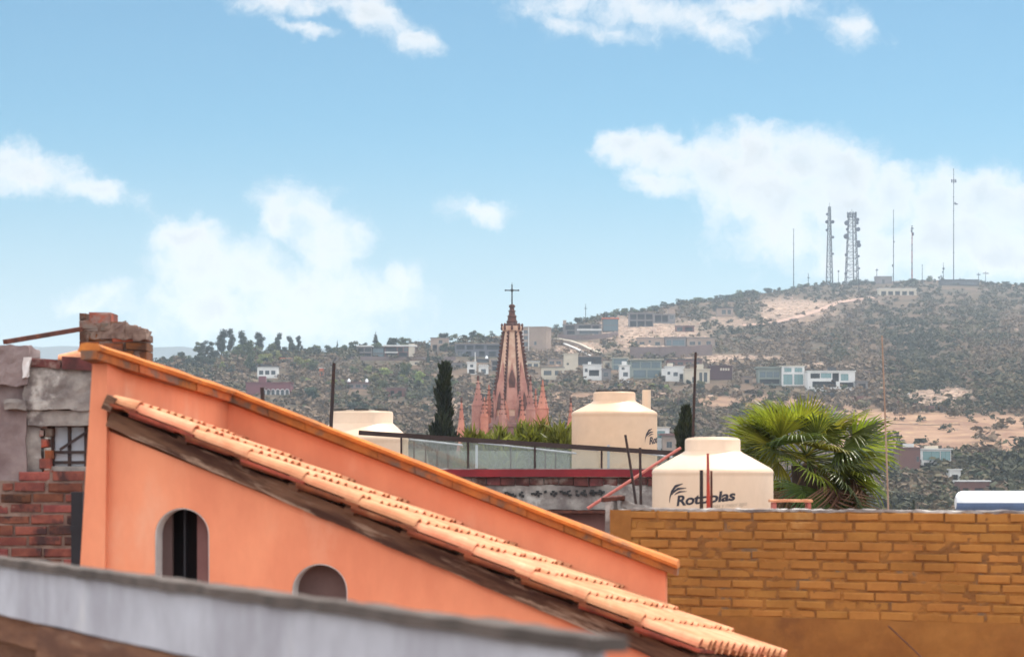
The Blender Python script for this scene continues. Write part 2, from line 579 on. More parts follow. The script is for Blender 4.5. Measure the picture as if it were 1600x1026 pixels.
def RS(s, c, n=0.0):
    return A.lerp(B, s).lerp(A2.lerp(B2, s), c) + NR * (n - .004 - .040 * c)


def build_house():
    rg = random.Random(3)
    base = Vector((A.x, A.y, 0))
    root = thing('orange_house', 'bright orange plastered house with sloping clay tile roof and two arched windows', 'house', base)
    # ---- tiles
    mb = MB()
    NC, NCO = 14, 10
    sb = [0, .033] + [.033 + .0985 * k for k in range(1, 10)] + [1.0]
    sb[-2] = .92
    sb = [-.0, .034, .134, .231, .328, .424, .521, .618, .715, .812, .905, 1.0]
    Lc = (A2 - A).length
    pitch = 1.0 / NC
    H = 8

    def shell(s0, s1, c, r0, r1, n0, n1, up, th=.012):
        vs, fs = [], []
        for (s, r, nn) in ((s0, r0, n0), (s1, r1, n1)):
            for rr in (r, r - th):
                for k in range(H + 1):
                    t = math.pi * k / H
                    p = RS(s, c) + CD * (-math.cos(t) * rr) + NR * (nn + (math.sin(t) * rr if up else -math.sin(t) * rr))
                    vs.append(p)
        W = H + 1
        for k in range(H):
            fs.append((k, k + 1, 2 * W + k + 1, 2 * W + k))
            fs.append((W + k + 1, W + k, 3 * W + k, 3 * W + k + 1))
            fs.append((2 * W + k, 2 * W + k + 1, 3 * W + k + 1, 3 * W + k))
            fs.append((k + 1, k, W + k, W + k + 1))
        for e in (0, H):
            fs.append((e, 2 * W + e, 3 * W + e, W + e))
        mb.add(vs, fs, 0, False)
    for i in range(len(sb) - 1):
        for j in range(NC + 1):
            c = min(1.0, .012 + j * pitch + rg.uniform(-.006, .006))
            ds = rg.uniform(-.003, .004)
            dn = rg.uniform(-.003, .004)
            shell(max(-.01, sb[i] - .022), sb[i + 1] + ds, c, .043, .051, -.004 + dn, .013 + dn, True, .007)
            if j < NC:
                c2 = (j + .5) * pitch
                shell(max(-.01, sb[i] - .022), sb[i + 1] - .006 + ds, c2, .040, .045, .012, .022, False)
    mb.build('tile_roof', M['tile'], root)
    # ---- flat clay slabs showing under the verge, one per course
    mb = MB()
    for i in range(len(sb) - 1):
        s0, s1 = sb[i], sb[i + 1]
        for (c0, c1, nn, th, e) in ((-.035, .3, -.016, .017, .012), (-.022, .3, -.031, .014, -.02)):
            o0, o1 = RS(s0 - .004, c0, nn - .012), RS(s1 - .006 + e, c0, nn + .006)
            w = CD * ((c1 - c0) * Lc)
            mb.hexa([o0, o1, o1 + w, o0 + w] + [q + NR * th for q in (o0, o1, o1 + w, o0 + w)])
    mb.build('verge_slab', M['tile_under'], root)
    mb = MB()
    o0, o1 = RS(0, .11, -.066), RS(.985, .11, -.066)
    w0, w1 = RS(0, 1.0, -.066), RS(.985, 1.0, -.066)
    mb.hexa([o0, o1, w1, w0] + [q + NR * .03 for q in (o0, o1, w1, w0)])
    mb.build('roof_deck', M['wood'], root)
    # ---- verge beam
    mb = MB()
    o = RS(-.012, .035, -.146)
    mb.rough(o, (RS(.99, .035, -.142) - o), CD * .09, NR * .094, 110, 2, 8, .007, 6)
    mb.build('beam', M['wood'], root)
    mb = MB()
    mb.rough(RS(-.016, -.03, -.06), VD * .055, CD * .5, NR * .085, 4, 8, 5, .004, 9)
    mb.build('end_board', M['wood'], root)
    # short battens between slabs and beam
    for k in range(9):
        mb = MB()
        s = .11 + k * .0975
        o = RS(s, .012, -.062)
        mb.obox(o, VD * .06, CD * .2, NR * .03)
        mb.build('batten', M['wood'], root)
    # ---- front wall with two arched openings
    P0 = A - NF * .10
    W = lambda x, y: on_plane(x, y, P0, NF)

    def arch(x0, x1, top, bot, k=20):
        r = (x1 - x0) / 2
        cx = (x0 + x1) / 2
        pts = [W(x0, bot), W(x1, bot)]
        for i in range(k + 1):
            t = math.pi * i / k
            pts.append(W(cx + r * math.cos(t), top + r - r * math.sin(t)))
        return pts
    a1, a2 = arch(242, 327, 793, 1010), arch(456, 543, 880, 1070)
    tl, tr = W(158, 668), W(1090, 1046)
    outer = [Vector((tl.x, tl.y, 0)), Vector((tr.x, tr.y, 0)), tr, tl]
    TH = .07
    mb = MB()
    mb.poly([outer, a1, a2], -NF * TH)
    mb.build('front_wall', M['salmon'], root)
    for idx, al in enumerate((a1, a2)):
        c = sum(al, Vector()) / len(al)
        mb = MB()
        m = len(al)
        ins = [p + (c - p).normalized() * .002 for p in al]
        ins2 = [p + (c - p).normalized() * .006 for p in al]
        ring = [ins, [p - NF * (TH + .05) for p in ins], [p - NF * (TH + .05) for p in ins2], ins2]
        ring = [[p - NF * .003 for p in l] for l in ring]
        vs = [p for l in ring for p in l]
        fs = []
        for q in range(4):
            q2 = (q + 1) % 4
            for k in range(m):
                k2 = (k + 1) % m
                fs.append((q * m + k, q * m + k2, q2 * m + k2, q2 * m + k))
        mb.add(vs, fs)
        win = mb.build('arched_window', M['reveal'], root)
        bx = lambda x0, x1, y0, y1, dn, th, mt, nm: (lambda g: (g.poly([[on_plane(x, y, P0 - NF * dn, NF) for x, y in ((x0, y1), (x1, y1), (x1, y0), (x0, y0))]], -NF * th), g.build(nm, mt, win)))(MB())
        if idx == 0:
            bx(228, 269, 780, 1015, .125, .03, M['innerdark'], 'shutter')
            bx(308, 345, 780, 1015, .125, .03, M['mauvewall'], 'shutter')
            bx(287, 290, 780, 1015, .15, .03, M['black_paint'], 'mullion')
            bx(225, 350, 775, 1020, .55, .03, M['black_paint'], 'painted_dark_room')  # black sheet in place of the unlit room behind
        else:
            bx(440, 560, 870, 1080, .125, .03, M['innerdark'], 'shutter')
    # ---- corner pier (slightly battered)
    Pp = A - NF * .055
    Wp = lambda x, y: on_plane(x, y, Pp, NF)
    q = [Wp(145, 556), Wp(112, 1100), Wp(161, 1100), Wp(168, 566)]
    g0, g1 = q[1].copy(), q[2].copy()
    g0.z = g1.z = 0
    mb = MB()
    mb.poly([[q[0], q[1], g0, g1, q[2], q[3]]], -NF * .42)
    mb.build('corner_pier', M['salmon'], root)
    # ---- upper end wall and back parapet
    E0, E1, E2 = P(163, 640, 13.56), P(357, 690, 15.03), P(1040, 962, 14.70)
    T0, T1, T2 = P(163, 566, 13.56), P(357, 629, 15.03), P(1040, 893, 14.70)

    def hn(a, b):
        d = b - a
        v = Vector((-d.y, d.x, 0)).normalized()
        return v if v.y > 0 else -v
    n1, n2 = hn(E0, E1), hn(E1, E2)
    n1 = -n1 if n1.x > 0 else n1
    mit = (n1 + n2).normalized()
    mit = mit / max(.3, mit.dot(n2))
    th = .17
    mb = MB()
    f0, f1 = E0.copy(), E1.copy()
    mb.hexa([E0, E1, E1 + mit * th, E0 + n1 * .06, T0, T1, T1 + mit * th, T0 + n1 * .06])
    mb.build('end_wall', M['salmon'], root)
    mb = MB()
    mb.hexa([E1, E2, E2 + n2 * th, E1 + mit * th, T1, T2, T2 + n2 * th, T1 + mit * th])
    mb.build('parapet', M['salmon'], root)
    # ---- coping
    path = [P(141, 561, 13.30), P(357, 628.5, 15.0), P(1059, 899, 14.66)]
    up = Vector((0, 0, 1))
    lower, upper, topl = MB(), MB(), MB()
    wid = lambda t: .06 + .155 * t
    for (a, b, na, nb) in ((path[0], path[1], n1, mit), (path[1], path[2], mit, n2)):
        Ls = (b - a).length
        cnt = int(Ls / .235)
        for k in range(cnt):
            t0, t1 = k / cnt, (k + .985) / cnt
            pa, pb = a.lerp(b, t0), a.lerp(b, t1)
            ma, mc = na.lerp(nb, t0), na.lerp(nb, t1)
            j = rg.uniform(-.006, .006)
            wa, wb = (wid(t0), wid(t1)) if a is path[0] else (.215, .215)
            lo = [pa - ma * (.045 + j), pb - mc * (.045 + j), pb + mc * wb, pa + ma * wa]
            lower.hexa(lo + [q + up * (.050 + rg.uniform(-.002, .0)) for q in lo])
        SEG = 26 if Ls < 3 else 60
        for k in range(SEG):
            t0, t1 = k / SEG, (k + 1) / SEG
            prof = []
            for t in (t0, t1):
                pc = a.lerp(b, t)
                mm = na.lerp(nb, t)
                w1 = mnoise.noise(pc * 3.3) * .006
                w2 = mnoise.noise(pc * 5.1 + Vector((9, 0, 0))) * .006
                wx = wid(t) if a is path[0] else .215
                prof.append([pc - mm * (.062 + w1) + up * .046, pc - mm * (.070 + w2) + up * .066, pc - mm * (.045 + w1) + up * (.086 + w2),
                             pc + mm * wx * .38 + up * (.094 + w1), pc + mm * wx + up * (.086 + w2), pc + mm * (wx + .02) + up * .046])
            n = len(prof[0])
            upper.add(prof[0] + prof[1], [(i, (i + 1) % n, n + (i + 1) % n, n + i) for i in range(n)])
            if k in (0, SEG - 1):
                upper.add(prof[0] if k == 0 else prof[1], [tuple(range(n))])
    cop = upper.build('coping', M['coping_top'], root)
    lower.build('brick_course', M['coping_brick'], cop)
    # remaining hidden walls so the house stands closed
    mb = MB()
    R1 = Vector((B.x, B.y, 0)) - NF * .4 + Vector((-.25, 0, 0))
    R2 = Vector((B2.x - .25, B2.y - .1, 0))
    zr = B.z - .35
    mb.hexa([R1, R1 + Vector((.2, 0, 0)), R2 + Vector((.2, 0, 0)), R2] + [Vector((v.x, v.y, zr)) for v in (R1, R1 + Vector((.2, 0, 0)), R2 + Vector((.2, 0, 0)), R2)])
    b1, b2 = Vector((E1.x, E1.y, 0)), Vector((R2.x, R2.y, 0))
    mb.hexa([b1, b2, b2 + n2 * th, b1 + mit * th] + [Vector((v.x, v.y, z)) for v, z in ((b1, E1.z), (b2, zr), (b2 + n2 * th, zr), (b1 + mit * th, E1.z))])
    l1 = Vector((E0.x, E0.y + .2, 0))
    mb.hexa([l1, b1, b1 + mit * th, l1 + n1 * .05] + [Vector((v.x, v.y, E0.z)) for v in (l1, b1, b1 + mit * th, l1 + n1 * .05)])
    mb.build('rear_wall', M['salmon'], root)


build_house()

# ------------------------------------------------------------------ unfinished building at the left edge
def build_ruin():
    Y = 18.0
    q = lambda x, y, d=0.0: P(x, y, Y) + Vector((0, d, 0))
    g = q(20, 740)
    root = thing('unfinished_building', 'unfinished grey concrete building with red brick infill and barred window at left edge', 'building', (g.x, Y, 0))

    def slab(name, x0, x1, y0, y1, d0, dep, mat, amp=.02, sc=5, seed=0):
        mb = MB()
        a, b = q(x0, y1, d0), q(x1, y0, d0)
        nu, nw = max(3, int((b.x - a.x) / .03)), max(3, int((b.z - a.z) / .03))
        mb.rough(a, (b.x - a.x, 0, 0), (0, dep, 0), (0, 0, b.z - a.z), min(nu, 60), 5, min(nw, 60), amp, sc, seed=seed, smooth=False)
        return mb.build(name, mat, root)
    slab('column', -60, 38, 594, 760, .06, .35, M['concrete_mauve'], .018, 4, 1)
    slab('column', 36, 60, 634, 760, .10, .3, M['concrete'], .015, 5, 2)
    slab('column_head', -60, 44, 541, 600, -.02, .45, M['concrete_mauve'], .028, 6, 3)
    slab('lintel', 38, 160, 568, 640, .03, .32, M['concrete'], .02, 6, 4)
    slab('lintel', 40, 160, 641, 664, .06, .28, M['concrete'], .014, 7, 9)
    slab('ledge', 8, 40, 624, 640, -.03, .3, M['concrete'], .02, 7, 5)
    # brick capping along the top of the lintel
    mb = MB()
    O = q(48, 571)
    bricks(mb, O, (1, 0, -.06), (0, 0, 1), (0, -1, 0), 1, bh=.07, depth=.2, span=lambda r: (0, .6), jit=.015, seed=4)
    mb.build('brick_capping', M['dark_brick'], root)
    # brick jamb
    mb = MB()
    bricks(mb, q(58, 762), (1, 0, 0), (0, 0, 1), (0, -1, 0), 8, bl=.085, bh=.062, depth=.2, span=lambda r: (0, .085 + .012 * (r % 2)), jit=.008, seed=5)
    jb = mb.build('brick_jamb', M['oldbrick'], root)
    jb.location.y += .08
    # infill wall, stepped at its top left
    mb = MB()
    st = [0, 0, 0, 0, 0, 0, 0, 0, 0, 0, 0, 0, 0, .0, .0, .05, .14, .22]
    O = q(-60, 1050, .02)
    rows = 19
    z17 = q(0, 735).z
    bricks(mb, (O.x, O.y, z17 - rows * .081 + .01), (1, 0, 0), (0, 0, 1), (0, -1, 0), rows, bh=.062, joint=.019, depth=.05,
           span=lambda r: ((0 if r < rows - 3 else (.29, .30, .42)[r - rows + 3]), .92), jit=.007, seed=6)
    w = mb.build('brick_wall', M['redbrick'], root)
    mb = MB()
    a, b = q(-60, 1050, .035), q(132, 751, .035)
    mb.rough(a, (b.x - a.x, 0, 0), (0, .15, 0), (0, 0, b.z - a.z), 50, 2, 60, .012, 8)
    a2, b2 = q(30, 752, .036), q(132, 738, .036)
    mb.rough(a2, (b2.x - a2.x, 0, 0), (0, .14, 0), (0, 0, b2.z - a2.z), 20, 2, 4, .008, 8)
    mb.build('mortar', M['mortar'], w)
    mb = MB()
    a, b = q(-60, 1050, .2), q(132, 1050, .2)
    mb.span((a.x, Y + .02, 0), (b.x, Y + .22, z17 - rows * .081))
    mb.build('lower_wall', M['concrete'], root)
    # window: frame, bars and panes paled by a painted sky reflection
    mb = MB()
    for x in (76, 102, 128, 150):
        a, b = q(x, 665, .16), q(x, 762, .16)
        mb.span((a.x - .012, a.y, b.z), (a.x + .012, a.y + .03, a.z))
    for y in (664, 706, 722, 734):
        a, b = q(72, y, .15), q(152, y, .15)
        mb.span((a.x, a.y, a.z - .012), (b.x, a.y + .03, a.z + .012))
    mb.bar(q(88, 702, .14), q(140, 668, .14), .02, .02, up=(0, 1, 0))
    wf = mb.build('window_frame', M['rebar'], root)
    mb = MB()
    a, b = q(72, 762, .2), q(152, 662, .2)
    mb.span((a.x, a.y, a.z), (b.x, a.y + .006, b.z))
    mb.build('pane', M['pane_grey'], wf)
    mb = MB()
    a, b = q(74, 738, .12), q(152, 728, .12)
    mb.span((a.x, a.y, a.z), (b.x, a.y + .12, b.z))
    mb.build('sill', M['concrete'], root)
    # pale splash of plaster on the column head
    mb = MB()
    mb.rough(q(37, 588, -.06), (.045, 0, 0), (0, .08, 0), (.012, 0, .13), 4, 3, 8, .02, 9, seed=8)
    mb.build('plaster_lump', M['reveal'], root)

    # broken brick stack
    Yc = 19.2
    c = lambda x, y, d=0.0: P(x, y, Yc) + Vector((0, d, 0))
    g = c(175, 560)
    r2 = thing('brick_stack', 'broken top of an old brick and stone stack rising behind the orange coping', 'chimney', (g.x, Yc, 0))
    mb = MB()
    topz = lambda x: c(0, 489 + (0 if x < .1 else 27 * min(1, (x - .1) / .42))).z
    O = c(124, 700)
    rows = int((c(0, 489).z - O.z) / .078) + 1
    wd = c(228, 0).x - c(124, 0).x
    bricks(mb, O, (1, .12, 0), (0, 0, 1), (0, -1, 0), rows, bl=.17, bh=.062, joint=.016, depth=.34, span=lambda r: (0, wd), jit=.016, seed=11,
           skip=lambda r, x: O.z + r * .078 + .035 > topz(x))
    mb.build('brickwork', M['oldbrick'], r2)
    mb = MB()
    a, b = c(126, 700, .02), c(226, 522, .02)
    mb.rough(a, (b.x - a.x, .06, 0), (0, .28, 0), (0, 0, b.z - a.z), 20, 10, 30, .022, 8)
    for xa, xb, yt in ((125, 150, 489), (147, 172, 494), (169, 194, 502), (190, 214, 509), (208, 228, 514)):
        mb.rough(c(xa, 530, .02), (c(xb, 0).x - c(xa, 0).x, .0, 0), (0, .28, 0), (0, 0, c(0, yt).z - c(0, 530).z), 6, 6, 6, .02, 9, seed=xa)
    mb.build('mortar', M['mortar'], r2)
    mb = MB()
    a = c(126, 700)
    mb.span((a.x, Yc + .05, 0), (a.x + wd, Yc + .35, a.z + .02))
    mb.build('lower_wall', M['concrete'], r2)
    # rusty beam from the column head to the stack
    mb = MB()
    mb.bar(P(8, 534, 18.3), P(126, 514, 19.15), .04, .035)
    tag(mb.build('rusty_beam', M['rust']), 'thin rusty steel beam sloping up from grey column head to brick stack', 'steel beam')
    # a clay ridge tile lying on the lintel
    mb = MB()
    a, b = P(92, 556, 18.12), P(133, 549, 18.2)
    d = (b - a)
    H = 10
    vs = []
    for (p, r) in ((a, .05), (b, .062)):
        for rr in (r, r - .012):
            for k in range(H + 1):
                t = math.pi * k / H
                vs.append(p + Vector((0, -math.cos(t) * rr, math.sin(t) * rr - .04)))
    W_ = H + 1
    fs = []
    for k in range(H):
        fs += [(k, k + 1, 2 * W_ + k + 1, 2 * W_ + k), (W_ + k + 1, W_ + k, 3 * W_ + k, 3 * W_ + k + 1), (2 * W_ + k, 2 * W_ + k + 1, 3 * W_ + k + 1, 3 * W_ + k), (k + 1, k, W_ + k, W_ + k + 1)]
    mb.add(vs, fs)
    tag(mb.build('clay_tile', M['tile']), 'loose curved clay tile lying on the grey lintel beside the brick stack', 'roof tile')
    # black down pipe against the orange pier
    mb = MB()
    a, b = P(111, 768, 15.6), P(124, 1100, 15.6)
    mb.obox((a.x, a.y, 0), (.075, 0, 0), (0, .06, 0), (0, 0, a.z))
    mb.obox((a.x - .006, a.y - .006, a.z - .25), (.087, 0, 0), (0, .07, 0), (0, 0, .03))
    mb.obox((a.x - .006, a.y - .006, a.z - .75), (.087, 0, 0), (0, .07, 0), (0, 0, .03))
    tag(mb.build('drain_pipe', M['black_paint']), 'tall black square pipe between red brick wall and orange pier', 'pipe')


build_ruin()

# ------------------------------------------------------------------ ochre brick wall
OW0, OW1 = P(985, 795, 17.6), P(1600, 799.7, 16.4)
OW1.z = OW0.z
OWU = (OW1 - OW0).normalized()
OWN = Vector((OWU.y, -OWU.x, 0))


def build_ochre():
    root = thing('ochre_brick_wall', 'ochre painted brick wall with a smooth plaster band below, lower right', 'wall', (OW0.x, OW0.y, 0))
    n = OWN if OWN.y < 0 else -OWN
    rows, ch = 11, .0690
    z0 = OW0.z - rows * ch
    LEN = 4.4
    mb = MB()
    bricks(mb, (OW0.x, OW0.y, z0), OWU, (0, 0, 1), n, rows, bl=.222, bh=.054, joint=.015, depth=.09, span=lambda r: (-.0 - .03 * (r % 2), LEN), jit=.0052, seed=21)
    w = mb.build('brick_courses', M['ochre'], root)
    mb = MB()
    o = Vector((OW0.x, OW0.y, z0 - .02)) - OWU * .03 - n * .16
    mb.rough(o, OWU * (LEN + .03), n * .1525, (0, 0, rows * ch + .012), 260, 2, 70, .008, 15)
    mb.build('mortar', M['ochre_mortar'], w)
    # plaster band, its upper lip uneven
    mb = MB()
    o = Vector((OW0.x, OW0.y, z0 - 1.2)) - OWU * .9 - n * .16
    mb.rough(o, OWU * (LEN + .9), n * .166, (0, 0, 1.2), 260, 2, 60, .009, 4)
    mb.build('plaster_band', M['ochre_plaster'], root)
    mb = MB()
    o = Vector((OW0.x, OW0.y, 0)) - OWU * .9 - n * .155
    mb.obox(o, OWU * (LEN + .9), n * .150, (0, 0, z0 - 1.19))
    mb.build('lower_wall', M['ochre_plaster'], root)
    # smooth end pilaster and the grey concrete post behind it
    mb = MB()
    o = Vector((OW0.x, OW0.y, z0 - .05)) - OWU * .16 - n * .15
    mb.rough(o, OWU * .165, n * .155, (0, 0, rows * ch + .045), 10, 6, 40, .006, 6)
    mb.build('end_pilaster', M['ochre_plaster'], root)
    mb = MB()
    o = Vector((OW0.x, OW0.y, z0 - .05)) - OWU * .205 - n * .13
    mb.rough(o, OWU * .05, n * .12, (0, 0, rows * ch + .10), 5, 6, 30, .012, 8, seed=2)
    mb.build('concrete_post', M['concrete'], root)
    # crumbly mortar on the top
    mb = MB()
    o = Vector((OW0.x, OW0.y, OW0.z - .012)) - OWU * .1 - n * .15
    mb.rough(o, OWU * (LEN + .1), n * .145, (0, 0, .018), 240, 4, 2, .012, 9, seed=3)
    mb.build('mortar_cap', M['concrete'], root)
    # grey cement fillet sloping down on the top left, and a rusty plate on it
    mb = MB()
    a, b = P(972, 777, 17.75), P(1040, 796, 17.55)
    mb.rough(a + Vector((0, 0, -.07)), (b - a), (0, .12, 0), (0, 0, .055), 20, 4, 4, .012, 9, seed=4)
    mb.build('cement_fillet', M['concrete'], root)
    mb = MB()
    a = P(941, 783, 17.7)
    mb.rough(a, (.165, .0, .012), (0, .1, 0), (0, 0, .03), 10, 4, 3, .012, 12, seed=5)
    tag(mb.build('rusty_plate', M['rust']), 'small rusty plate lying on the grey post at the ochre wall end', 'metal plate')
    mb = MB()
    a, b = P(1388, 977, 16.72), P(1470, 1056, 16.4)
    mb.tube([a, a.lerp(b, .5) + Vector((0, 0, .004)), b], .006, 6)
    tag(mb.build('stick', M['plank']), 'thin brown stick leaning against the smooth band of the ochre wall', 'stick')


build_ochre()
# ------------------------------------------------------------------ water tanks
def text_mesh(txt, bold=0.0, shear=0.0, spacing=1.0):
    cu = bpy.data.curves.new('lettering', 'FONT')
    cu.body = txt
    cu.size = 1.0
    cu.offset = bold
    cu.shear = shear
    cu.space_character = spacing
    cu.resolution_u = 5
    cu.fill_mode = 'FRONT'
    o = bpy.data.objects.new('lettering', cu)
    COL.objects.link(o)
    dg = bpy.context.evaluated_depsgraph_get()
    me = o.evaluated_get(dg).to_mesh()
    v = np.array([tuple(x.co) for x in me.vertices])
    f = [tuple(p.vertices) for p in me.polygons]
    o.to_mesh_clear() if hasattr(o, 'to_mesh_clear') else None
    bpy.data.objects.remove(o)
    return v, f


def logo(cx, cy, R, zb, th0, parent, size):
    """wrap the tank's printed name round the body: th0 = angle (from the viewer's side, + to the right) where it starts"""
    def wrap(x, z, lift=.0015):
        t = th0 + x / R
        return (cx + (R + lift) * math.sin(t), cy - (R + lift) * math.cos(t), zb + z)

    def lay(txt, x0, wid, z0, hgt, slope, bold, shear, mat, name, spacing=1.0):
        v, f = text_mesh(txt, bold, shear, spacing)
        mn, mx = v.min(0), v.max(0)
        cap = v[:, 1].max() if txt[0] == 'R' else mx[1]
        xs = (v[:, 0] - mn[0]) / (mx[0] - mn[0]) * wid
        zs = v[:, 1] / cap * hgt
        mb = MB()
        # split long triangles by subdividing the mesh so that it follows the curve
        import bmesh
        bm = bmesh.new()
        vs = [bm.verts.new((a, b, 0)) for a, b in zip(xs, zs)]
        for q in f:
            try:
                bm.faces.new([vs[i] for i in q])
            except ValueError:
                pass
        bmesh.ops.triangulate(bm, faces=bm.faces[:])
        bmesh.ops.subdivide_edges(bm, edges=[e for e in bm.edges if e.calc_length() > .02], cuts=2)
        bmesh.ops.triangulate(bm, faces=bm.faces[:])
        bm.verts.index_update()
        pts = [wrap(x0 + w.co.x, z0 + w.co.y + slope * (x0 + w.co.x)) for w in bm.verts]
        mb.add(pts, [tuple(w.index for w in q.verts) for q in bm.faces])
        bm.free()
        return mb.build(name, mat, parent)
    s = size
    lay('Rotoplas', .085 * s, .548 * s, -.018 * s, .090 * s, .10, .034, .12, M['ink'], 'lettering', .96)
    lay('más y mejor agua', .42 * s, .33 * s, -.062 * s, .034 * s, .08, 0, .2, M['ink_faint'], 'small_lettering')
    mb = MB()
    for pts in ([(.0, .015, .002), (.008, .07, .007), (.03, .118, .011), (.075, .165, .013), (.15, .188, .003)],
                [(.030, .085, .002), (.05, .112, .008), (.10, .142, .011), (.185, .150, .003)],
                [(.060, .088, .002), (.085, .102, .006), (.12, .116, .008), (.19, .120, .002)]):
        a = []
        for i in range(len(pts) - 1):
            for k in range(5):
                t = k / 5
                a.append([pts[i][j] * (1 - t) + pts[i + 1][j] * t for j in range(3)])
        a.append(list(pts[-1]))
        vs = []
        for i, (x, z, w) in enumerate(a):
            p, q = a[max(0, i - 1)], a[min(len(a) - 1, i + 1)]
            dx, dz = q[0] - p[0], q[1] - p[1]
            L = math.hypot(dx, dz) or 1
            vs += [wrap((x - dz / L * w) * s, (z + dx / L * w) * s), wrap((x + dz / L * w) * s, (z - dx / L * w) * s)]
        mb.add(vs, [(2 * i, 2 * i + 1, 2 * i + 3, 2 * i + 2) for i in range(len(a) - 1)])
    mb.build('emblem', M['ink'], parent)


def tank(label, cxpx, Y, prof_px, ybase, mat, lid=None):
    """prof_px: (picture height of the profile point, radius in picture pixels)"""
    k = Y / F
    c = Vector(((cxpx - HX) * k, Y, 0))
    zb = CZ + (HY - ybase) * k
    root = thing('water_tank', label, 'water tank', (c.x, c.y, zb))
    z = lambda y: CZ + (HY - y) * k
    pr = [(r * k, z(y)) for y, r in prof_px][::-1]
    R = pr[0][0]
    body = [(R * .97, zb), (R, zb + .04)] + pr
    mb = MB()
    mb.lathe([(r, q) for r, q in body], (c.x, c.y, 0), 96, cap=True)
    mb.build('body', mat, root)
    rn, zn = pr[-1]
    mb = MB()
    mb.lathe([(rn * .99, zn + .001), (rn * .99, zn + .006), (rn * .7, zn + .013), (.03, zn + .016)], (c.x, c.y, 0), 64)
    lidp = mb.build('lid', mat, root)
    mb = MB()
    if lid == 'clips':
        for a in (-2.55, -1.57 + .05, -.6, 1.2, 2.2):
            p = Vector((c.x + rn * .82 * math.cos(a), c.y + rn * .82 * math.sin(a), zn + .018))
            t = Vector((-math.sin(a), math.cos(a), 0))
            mb.bar(p - t * .085, p + t * .085, .07, .02)
        mb.lathe([(rn * 1.005, zn - .012), (rn * 1.012, zn - .004), (rn * 1.005, zn + .003)], (c.x, c.y, 0), 64, cap=False)
    elif lid == 'bar':
        p = Vector((c.x, c.y, zn + .02))
        mb.bar(p + Vector((-.02, -.2, 0)), p + Vector((.28, -.02, .0)), .05, .022)
        mb.bar(p + Vector((-.22, -.1, 0)), p + Vector((.0, .12, .0)), .05, .022)
        mb.lathe([(rn * .9, zn + .004), (rn * .96, zn + .010), (rn * .9, zn + .016)], (c.x, c.y, 0), 48, cap=False)
    if mb.n:
        mb.build('clamp', M['black_plastic'], lidp)
    return root, c, R, zb


NEAR = [(685, 40), (685.6, 42), (688, 43.2), (704, 43.2), (705, 44.5), (707, 47), (714, 60), (731, 90), (734, 93.5), (737, 94.6), (739, 94.8), (741, 94.0), (744, 94.3)]
t1, c1, R1_, zb1 = tank('large cream water tank with dark printed name, nearest one, right behind the ochre wall', 1113.5, 22.0, NEAR, 905, M['cream_tank'])
logo(c1.x, c1.y, R1_, P(0, 787, 22).z, -.86, t1, 1.0)
REAR = [(613, 31.5), (613.5, 32.5), (615, 33), (626, 33), (627, 34), (628.5, 36), (634, 46), (642, 63), (644, 66), (646, 67), (648, 67.2), (650, 66.6), (653, 66.8)]
t2, c2, R2_, zb2 = tank('tan water tank with lid clamps, beside the church spire behind the glass railing', 960, 31.0, REAR, 780, M['cream_tank2'], 'bar')
logo(c2.x, c2.y, R2_, P(0, 693, 31).z, .74, t2, 1.0)
LEFT = [(643, 47), (643.6, 48.4), (645, 49), (661, 49), (662, 50), (664, 52.5), (670, 59), (680, 69.5), (682.5, 72.2), (685, 73.2), (688, 73.4), (690, 72.8), (694, 73)]
t3, c3, R3_, zb3 = tank('wide necked cream water tank with black lid clips, behind the sloping orange coping', 565, 28.5, LEFT, 783, M['cream_tank'], 'clips')

# ------------------------------------------------------------------ terrace building that carries the tanks and the glass railing
ZR = P(0, 780, 31).z


